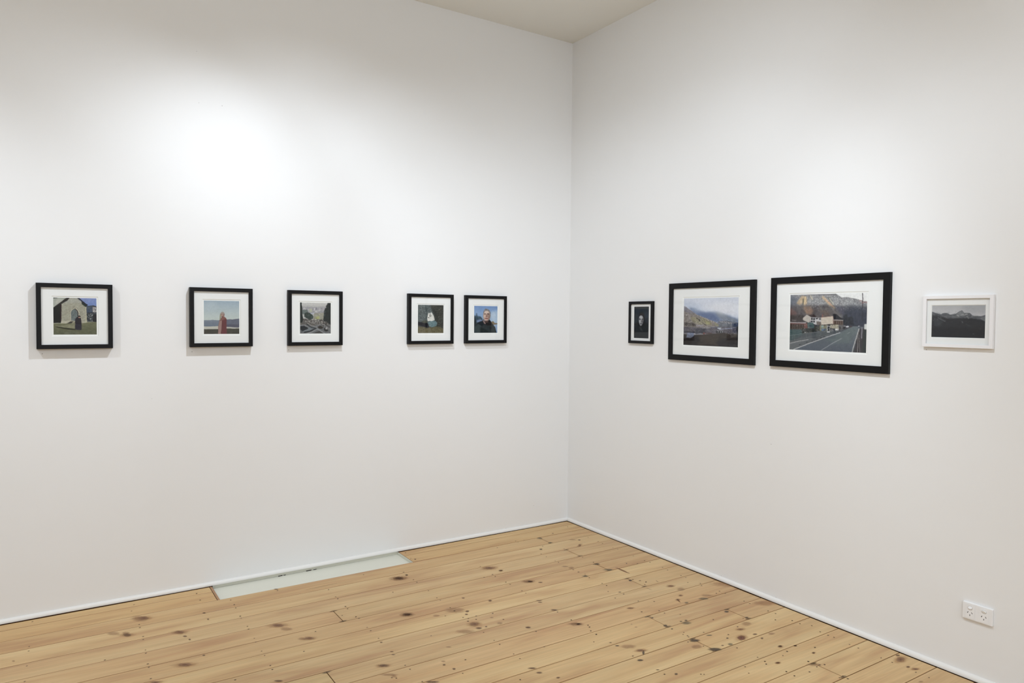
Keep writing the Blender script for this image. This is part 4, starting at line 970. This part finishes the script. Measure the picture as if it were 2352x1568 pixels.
    p.poly([(400, 830), (480, 820), (480, 940), (400, 940)], (132, 80, 72), 0.8, 4)
    p.poly([(480, 800), (620, 800), (660, 920), (490, 940)], (72, 100, 100), 0.9, 6)
    p.blob(565, 880, 34, 26, (40, 70, 84), 0.9, 4)
    p.poly([(640, 880), (780, 880), (780, 1000), (640, 1000)], (66, 66, 62), 1, 5, tex=30, sx=30, sy=30)
    p.poly([(770, 860), (960, 855), (960, 1000), (780, 1000)], (130, 128, 106), 1, 4, tex=30, sx=40, sy=40)
    p.poly([(815, 860), (870, 860), (860, 990), (815, 990)], (150, 176, 168), 0.9, 4)
    p.line([(820, 970), (930, 965)], 46, (86, 108, 152), 0.9, 5)
    p.poly([(1020, 850), (1230, 840), (1240, 960), (1020, 930)], (168, 160, 138), 1, 3)
    p.poly([(1225, 850), (1340, 850), (1340, 990), (1230, 990)], (98, 96, 98), 1, 4, tex=40, sx=24, sy=24)
    p.line([(820, 852), (1330, 838)], 12, (84, 72, 58), 0.9, 2)
    p.poly([(100, 730), (220, 735), (220, 750), (100, 748)], (150, 140, 140), 0.7, 4)
    # road, verge and water
    p.poly([(60, 960), (640, 990), (940, 1000), (1260, 980), (1600, 880), (1720, 890), (1920, 900), (1920, 1560), (60, 1560)], (78, 84, 90), 1, 3)
    p.poly([(60, 960), (340, 960), (420, 1060), (60, 1260)], (64, 86, 88), 1, 10, tex=26, sx=60, sy=30)
    p.poly([(340, 930), (700, 960), (720, 1010), (360, 1060)], (50, 54, 54), 1, 5, tex=20, sx=40, sy=20)
    p.blob(430, 1032, 16, 10, (210, 210, 206), 0.9, 2)
    p.grad([(1300, 1020), (1590, 885), (1720, 890), (1560, 1520), (160, 1450)], (104, 114, 118), (84, 92, 104), 900, 1450, 1, 3)
    p.poly([(900, 1200), (1400, 1000), (1640, 940), (1500, 1300), (1100, 1300)], (98, 112, 110), 0.5, 40)
    p.poly([(60, 1230), (600, 1120), (1180, 1060), (1100, 1120), (600, 1280), (160, 1440), (60, 1440)], (96, 100, 104), 1, 5, tex=14, sx=60, sy=20)
    p.line([(60, 1290), (300, 1240), (510, 1200)], 20, (170, 168, 166), 0.75, 4)
    for x, y in ((300, 1325), (470, 1270), (605, 1240), (715, 1198), (810, 1165), (880, 1130)):
        p.blob(x, y, 20, 9, (48, 52, 58), 0.8, 3)
    p.line([(150, 1440), (700, 1230), (1270, 1035)], 15, (202, 202, 204), 0.95, 2)
    p.line([(810, 1465), (1060, 1310), (1300, 1175)], 11, (170, 172, 172), 0.85, 2)
    p.line([(1430, 1070), (1500, 1025)], 9, (160, 164, 164), 0.7, 2)
    # guard rails on the left
    for i, (a, b) in enumerate(((1110, 1000), (1145, 1018), (1180, 1036), (1215, 1056), (1245, 1078))):
        p.line([(60, a+10*i/4), (500, (a+b)/2-12), (960, b)], 7, (132, 136, 138) if i else (166, 170, 170), 0.85, 1)
        p.line([(60, a+16), (500, (a+b)/2+4), (960, b+12)], 9, (42, 52, 56), 0.8, 2)
    for x in (180, 330, 460, 640, 800, 900):
        p.line([(x, 1240-(x-60)*0.22), (x, 1100-(x-60)*0.08)], 7, (110, 116, 118), 0.7, 1)
    # small white kiosk and parked cars
    p.poly([(945, 870), (1020, 880), (1022, 1040), (950, 1040)], (174, 176, 178), 1, 2)
    p.poly([(968, 890), (1008, 895), (1008, 1000), (968, 1000)], (44, 46, 54), 1, 1)
    p.blob(1070, 985, 46, 32, (118, 120, 124), 0.9, 6)
    p.blob(1185, 965, 44, 26, (214, 214, 212), 1, 3)
    p.line([(1150, 985), (1225, 990)], 10, (50, 50, 54), 0.8, 3)
    p.line([(1255, 890), (1258, 995)], 30, (48, 42, 48), 0.9, 3)
    p.blob(1360, 925, 34, 34, (46, 46, 52), 0.9, 4)
    p.blob(1440, 895, 40, 20, (206, 206, 208), 0.95, 4)
    p.blob(1370, 880, 30, 14, (150, 150, 150), 0.9, 4)
    p.blob(1520, 895, 30, 16, (82, 66, 66), 0.9, 4)
    p.blob(1712, 884, 22, 9, (200, 200, 204), 0.9, 3)
    p.poly([(1690, 900), (1760, 880), (1770, 950), (1700, 960)], (84, 92, 104), 0.8, 5)
    # right-hand verge with edge line, kerb and post
    p.poly([(1720, 960), (1800, 930), (1920, 960), (1920, 1560), (1590, 1540), (1640, 1300)], (66, 62, 66), 1, 5, tex=16, sx=40, sy=60)
    p.line([(1715, 940), (1660, 1150), (1600, 1330), (1555, 1510)], 24, (182, 180, 178), 0.9, 3)
    p.line([(1700, 1060), (1690, 1280), (1690, 1510)], 13, (168, 164, 162), 0.85, 2)
    p.line([(1715, 1080), (1725, 1300), (1742, 1510)], 11, (170, 166, 162), 0.8, 2)
    p.line([(1705, 1080), (1708, 1300), (1716, 1510)], 14, (34, 34, 38), 0.9, 2)
    p.line([(1785, 905), (1782, 1180)], 26, (150, 146, 156), 0.8, 5)
    p.poly([(1820, 980), (1920, 960), (1900, 1530), (1800, 1500)], (50, 60, 58), 0.8, 16)
    p.poly([(1840, 830), (1905, 830), (1900, 962), (1845, 955)], (196, 200, 196), 1, 2)
    p.line([(1798, 95), (1796, 430)], 17, (58, 50, 56), 1, 1)
    p.line([(1796, 430), (1794, 760)], 14, (50, 48, 60), 0.7, 3)
    p.blob(1800, 330, 30, 14, (150, 92, 88), 0.6, 5)
    p.speck([(80, 840), (1320, 850), (1320, 1000), (350, 1050), (80, 960)], [(120, 116, 108), (48, 46, 48), (92, 84, 80), (146, 142, 136), (70, 84, 84)], 260, 15, 0.45)
    p.speck([(80, 960), (1260, 990), (1700, 900), (1560, 1500), (80, 1440)], [(112, 118, 122), (70, 76, 82)], 260, 24, 0.2, ang=-20, ratio=0.3)
    p.speck([(1350, 440), (1900, 430), (1900, 880), (1360, 860)], [(40, 46, 58), (78, 82, 98), (66, 66, 74)], 160, 26, 0.3, ang=75, ratio=0.4)
    return p.done(2.0, 12, 0.78)

def pic_dusk():
    q = [(397, 408), (1597, 395), (1585, 1140), (380, 1112)]
    p = Pic(170, 108, q, (52, 52, 56), 11)
    p.grad([(350, 380), (1650, 380), (1650, 720), (350, 720)], (168, 168, 170), (184, 184, 186), 400, 600)
    p.poly([(1100, 380), (1650, 380), (1650, 620), (1100, 560)], (156, 157, 160), 0.7, 60)
    p.poly([(380, 535), (480, 570), (600, 590), (660, 565), (740, 565), (800, 605), (940, 580), (1010, 530), (1060, 512), (1120, 565), (1240, 570), (1300, 620), (1420, 630), (1500, 640), (1600, 610), (1600, 1200), (380, 1200)], (92, 94, 98), 1, 3, tex=40, sx=50, sy=20)
    p.poly([(940, 600), (1010, 530), (1060, 515), (1120, 570), (1200, 600), (1080, 640), (960, 640)], (128, 130, 132), 0.85, 8, tex=30, sx=30, sy=20)
    p.poly([(380, 600), (560, 620), (720, 690), (900, 690), (1100, 680), (1300, 690), (1500, 720), (1600, 760), (1600, 1200), (380, 1200)], (50, 51, 55), 1, 14, tex=8, sx=80, sy=40)
    p.poly([(780, 640), (900, 625), (1040, 640), (1000, 675), (860, 672)], (104, 106, 108), 0.7, 10, tex=24, sx=30, sy=14)
    p.line([(520, 670), (700, 760)], 26, (110, 112, 114), 0.6, 8)
    p.line([(400, 620), (600, 640)], 30, (74, 76, 80), 0.8, 12)
    p.line([(960, 620), (1010, 645)], 8, (206, 206, 204), 0.9, 2)
    p.line([(1050, 610), (1200, 590)], 10, (176, 176, 174), 0.8, 3)
    p.line([(1300, 630), (1460, 625)], 12, (176, 178, 178), 0.7, 4)
    p.poly([(1460, 690), (1520, 650), (1600, 670), (1590, 750)], (110, 112, 114), 0.85, 6)
    p.line([(1170, 640), (1220, 690)], 14, (150, 150, 148), 0.7, 3)
    p.line([(1065, 755), (1095, 800)], 10, (140, 140, 140), 0.8, 3)
    p.line([(1150, 810), (1260, 860)], 5, (92, 92, 94), 0.8, 2)
    p.blob(545, 815, 26, 16, (96, 98, 100), 0.8, 6)
    p.poly([(440, 680), (640, 760), (560, 880), (440, 860)], (66, 68, 72), 0.8, 20)
    p.poly([(380, 900), (1600, 900), (1600, 1200), (380, 1200)], (40, 41, 45), 0.7, 30)
    p.blob(1325, 1040, 18, 9, (86, 88, 90), 0.8, 4)
    p.blob(1490, 925, 14, 8, (84, 84, 88), 0.8, 4)
    p.speck([(390, 540), (1050, 540), (1590, 640), (1590, 720), (700, 680), (420, 760)], [(128, 130, 132), (58, 60, 64), (100, 102, 104), (150, 151, 152)], 260, 16, 0.45, ang=28, ratio=0.3)
    return p.done(2.4, 6, 1.0)

# ------------------------------------------------------------------ framed photographs
def ring_faces(bm, outer, inner, mi=0):
    for i in range(4):
        j = (i+1) % 4
        f = bm.faces.new((outer[i], outer[j], inner[j], inner[i]))
        f.material_index = mi

def rect(bm, w, h, y, cx=0.0, cz=0.0):
    return [bm.verts.new((cx+sx*w/2, y, cz+sz*h/2)) for sx, sz in ((-1, -1), (1, -1), (1, 1), (-1, 1))]

def framed_picture(side, along, z, w, h, depth, border, pw, ph, image, label, mat_lip=0.006, frame_mat=None,
                   group=None, tilt=0.0, gap_w=0.004, off=(0, 0)):
    """local axes: x to the right as seen from the room, z up, -y out of the wall; origin on the wall behind the picture's centre"""
    root = bpy.data.objects.new('framed_photograph', None)
    root.empty_display_size = 0.1
    sc.collection.objects.link(root)
    if side == 'L':
        root.location = (along, -0.0006, z)
    else:
        root.location = (-0.0006, along, z)
        root.rotation_euler = (0, tilt, -math.pi/2)
    tag(root, label, 'framed photo', group)
    iw, ih = w-2*border, h-2*border
    fm = frame_mat or M_black
    d = depth
    recess = min(0.007, depth*0.4)
    # moulding, mitred corners, rebate for the glass
    bm = bmesh.new()
    c = 0.0008
    loops = [rect(bm, w, h, 0.0), rect(bm, w, h, -d+c), rect(bm, w-2*c, h-2*c, -d), rect(bm, iw+2*c, ih+2*c, -d), rect(bm, iw, ih, -d+c),
             rect(bm, iw, ih, -d+recess), rect(bm, iw+0.008, ih+0.008, -d+recess), rect(bm, iw+0.008, ih+0.008, 0.0)]
    for a in range(len(loops)):
        ring_faces(bm, loops[a], loops[(a+1) % len(loops)])
    obj('frame', bm, fm, root)
    # glass
    bm = bmesh.new()
    g0 = -d+recess+0.0003
    box_bm(bm, -(iw+0.007)/2, (iw+0.007)/2, g0, g0+0.0015, -(ih+0.007)/2, (ih+0.007)/2)
    obj('glass', bm, M_glass, root)
    # bevel-cut mat
    m0 = g0+0.0019
    mt = 0.0018
    ww, wh = pw+2*mat_lip, ph+2*mat_lip
    bm = bmesh.new()
    cx, cz = off
    A = rect(bm, iw+0.006, ih+0.006, m0); B = rect(bm, ww+2*mt, wh+2*mt, m0, cx, cz); Cc = rect(bm, ww, wh, m0+mt, cx, cz); D = rect(bm, iw+0.006, ih+0.006, m0+mt)
    ring_faces(bm, A, B, 0); ring_faces(bm, B, Cc, 1); ring_faces(bm, Cc, D, 0); ring_faces(bm, D, A, 0)
    obj('mat', bm, [M_mat, M_core], root)
    # print: coloured grid with a white paper border, on the sheet behind the mat
    H_, W_ = image.shape[:2]
    p0 = m0+mt+0.0003
    xs = cx-pw/2+pw*np.arange(W_+1)/W_
    zs = cz+ph/2-ph*np.arange(H_+1)/H_
    X, Z = np.meshgrid(xs, zs)
    co = np.stack([X, np.full_like(X, p0), Z], -1).reshape(-1, 3)
    idx = np.arange((H_+1)*(W_+1)).reshape(H_+1, W_+1)
    F = np.stack([idx[:-1, :-1], idx[1:, :-1], idx[1:, 1:], idx[:-1, 1:]], -1).reshape(-1, 4)
    nb = len(co)
    mw, mh = pw/2+mat_lip+0.004, ph/2+mat_lip+0.004
    bx = [(-mw, -mh), (mw, -mh), (mw, mh), (-mw, mh), (-pw/2, -ph/2), (pw/2, -ph/2), (pw/2, ph/2), (-pw/2, ph/2)]
    ex = [(cx+a, p0, cz+b) for a, b in bx] + [(cx+a, p0+0.0004, cz+b) for a, b in bx[:4]]
    EF = [(nb+i, nb+(i+1) % 4, nb+4+(i+1) % 4, nb+4+i) for i in range(4)]
    EF += [(nb+8, nb+11, nb+10, nb+9)] + [(nb+i, nb+8+i, nb+8+(i+1) % 4, nb+(i+1) % 4) for i in range(4)]
    me = bpy.data.meshes.new('print')
    me.from_pydata(np.concatenate([co, np.array(ex)]).tolist(), [], F.tolist()+EF)
    col = np.ones((len(F)*4+len(EF)*4, 4), dtype=np.float32)
    flat = srgb(image.reshape(-1, 3))
    flat = np.clip(flat*PRINT_GAIN, 0, 1)
    col[:len(F)*4, :3] = np.repeat(flat, 4, axis=0)
    col[len(F)*4:, :3] = srgb((240, 240, 237))
    ca = me.color_attributes.new('ink', 'FLOAT_COLOR', 'CORNER')
    ca.data.foreach_set('color', col.ravel())
    me.materials.append(M_print)
    me.update()
    po = bpy.data.objects.new('print', me)
    sc.collection.objects.link(po)
    po.parent = root
    # backing board
    bm = bmesh.new()
    box_bm(bm, -(iw+0.006)/2, (iw+0.006)/2, p0+0.0008, min(-0.0012, p0+0.004), -(ih+0.006)/2, (ih+0.006)/2)
    obj('backing_board', bm, M_back, root)
    return root

PRINT_GAIN = 1.0
GL = 'square black framed photographs on the left wall'
Lf = dict(z=1.5445, w=0.338, h=0.335, depth=0.028, border=0.0215, pw=0.191, ph=0.189, group=GL)
framed_picture('L', -3.236, image=pic_church(), label='black square frame with a photo of a stone church, leftmost on the left wall', **dict(Lf, depth=0.035))
framed_picture('L', -2.5205, image=pic_coat(), label='black square frame with a photo of a person in a long red coat by water', **dict(Lf, depth=0.035))
framed_picture('L', -1.9755, image=pic_city(), label='black square frame with a photo of a city seen over graves between dark trees', **Lf)
framed_picture('L', -1.1895, image=pic_stone(), label='black square frame with a photo of a white pointed stone on dark gravel', **Lf)
framed_picture('L', -0.7575, image=pic_portrait(), label='black square frame with a colour head portrait of a grey-haired person under blue sky', **Lf)
framed_picture('R', -0.7965, z=1.5335, w=0.231, h=0.283, depth=0.018, border=0.0185, pw=0.141, ph=0.212, image=pic_face(), mat_lip=0.0005,
               label='small narrow black frame with a dark black-and-white face, nearest the corner on the right wall')
GR = 'large black framed landscape photographs on the right wall'
framed_picture('R', -1.3905, z=1.5415, w=0.665, h=0.484, depth=0.018, border=0.0345, pw=0.423, ph=0.290, image=pic_valley(), group=GR,
               label='large black frame with a photo of a misty green and blue mountain valley')
framed_picture('R', -2.1610, z=1.5450, w=0.666, h=0.484, depth=0.018, border=0.0345, pw=0.430, ph=0.293, image=pic_road(), group=GR,
               label='large black frame with a photo of a road, billboard and snowy mountain')
framed_picture('R', -2.7920, z=1.5550, w=0.290, h=0.230, depth=0.017, border=0.0148, pw=0.220, ph=0.141, image=pic_dusk(), frame_mat=M_whitef, mat_lip=0.0005,
               label='small white frame with a dark grey mountain photo, rightmost on the right wall')

# ------------------------------------------------------------------ double power outlet
def outlet():
    root = bpy.data.objects.new('power_outlet', None)
    root.empty_display_size = 0.05
    root.location = (-0.0003, -2.906, 0.2975)
    root.rotation_euler = (0, 0, -math.pi/2)
    sc.collection.objects.link(root)
    tag(root, 'white double power outlet low on the right wall near the baseboard', 'outlet')
    bm = bmesh.new()
    def rrect(ins, y, r0=0.004):
        hw, hh, r = 0.0598-ins, 0.0367-ins, max(0.0008, r0-ins*0.6)
        out = []
        for (sx, sz, a0) in ((1, 1, 0), (-1, 1, 90), (-1, -1, 180), (1, -1, 270)):
            for k in range(6):
                a = math.radians(a0+90*k/5)
                out.append(bm.verts.new((sx*(hw-r)+r*math.cos(a), y, sz*(hh-r)+r*math.sin(a))))
        return out
    rings = [rrect(0, 0), rrect(0, -0.0080), rrect(0.0004, -0.0095), rrect(0.0013, -0.0106), rrect(0.0028, -0.0110)]
    for a, b in zip(rings[:-1], rings[1:]):
        for k in range(24):
            bm.faces.new((a[k], a[(k+1) % 24], b[(k+1) % 24], b[k]))
    bm.faces.new(rings[-1]); bm.faces.new(list(reversed(rings[0])))
    obj('plate', bm, M_plastic, root)
    for i, cx in enumerate((-0.0285, 0.0265)):
        # raised socket face with three slanted slots (active, neutral, earth)
        bm = bmesh.new()
        box_bm(bm, cx-0.0195, cx+0.0195, -0.0120, -0.0110, -0.0315, 0.0315)
        bmesh.ops.bevel(bm, geom=[e for e in bm.edges], offset=0.0006, segments=2, affect='EDGES')
        face = obj('socket_face', bm, M_plastic, root)
        for (dx, dz, ang) in ((-0.0082, -0.0055, math.radians(30)), (0.0082, -0.0055, math.radians(-30)), (0.0, -0.0165, 0.0)):
            bm = bmesh.new()
            vs, fs = box_bm(bm, -0.0011, 0.0011, -0.01215, -0.0119, -0.0036, 0.0036)
            bmesh.ops.rotate(bm, verts=bm.verts, cent=(0, 0, 0), matrix=Matrix.Rotation(ang, 3, 'Y'))
            bmesh.ops.translate(bm, verts=bm.verts, vec=(cx+dx, 0, dz))
            obj('slot', bm, M_slot, face)
        # oval rocker switch in a thin recess ring
        bm = bmesh.new()
        n = 28
        def ell(rx, rz, y, tilt=0.0):
            return [bm.verts.new((cx+0.001+rx*math.cos(2*math.pi*k/n), y+tilt*math.sin(2*math.pi*k/n), 0.0165+rz*math.sin(2*math.pi*k/n))) for k in range(n)]
        t = 0.0016 if i == 0 else -0.0016
        L0 = ell(0.0088, 0.0062, -0.0119); L1 = ell(0.0084, 0.0058, -0.0147, t); L2 = ell(0.0070, 0.0046, -0.0154, t)
        for a, b in ((L0, L1), (L1, L2)):
            for k in range(n):
                bm.faces.new((a[k], a[(k+1) % n], b[(k+1) % n], b[k]))
        bm.faces.new(L2); bm.faces.new(list(reversed(L0)))
        sw = obj('switch', bm, M_plastic, root)
        bm = bmesh.new()
        R0 = ell(0.0100, 0.0074, -0.01205); R1 = ell(0.0090, 0.0064, -0.01205); R2 = ell(0.0090, 0.0064, -0.0119); R3 = ell(0.0100, 0.0074, -0.0119)
        for a, b in ((R0, R1), (R1, R2), (R2, R3), (R3, R0)):
            for k in range(n):
                bm.faces.new((a[k], a[(k+1) % n], b[(k+1) % n], b[k]))
        obj('switch_surround', bm, M_scuff, root)
outlet()
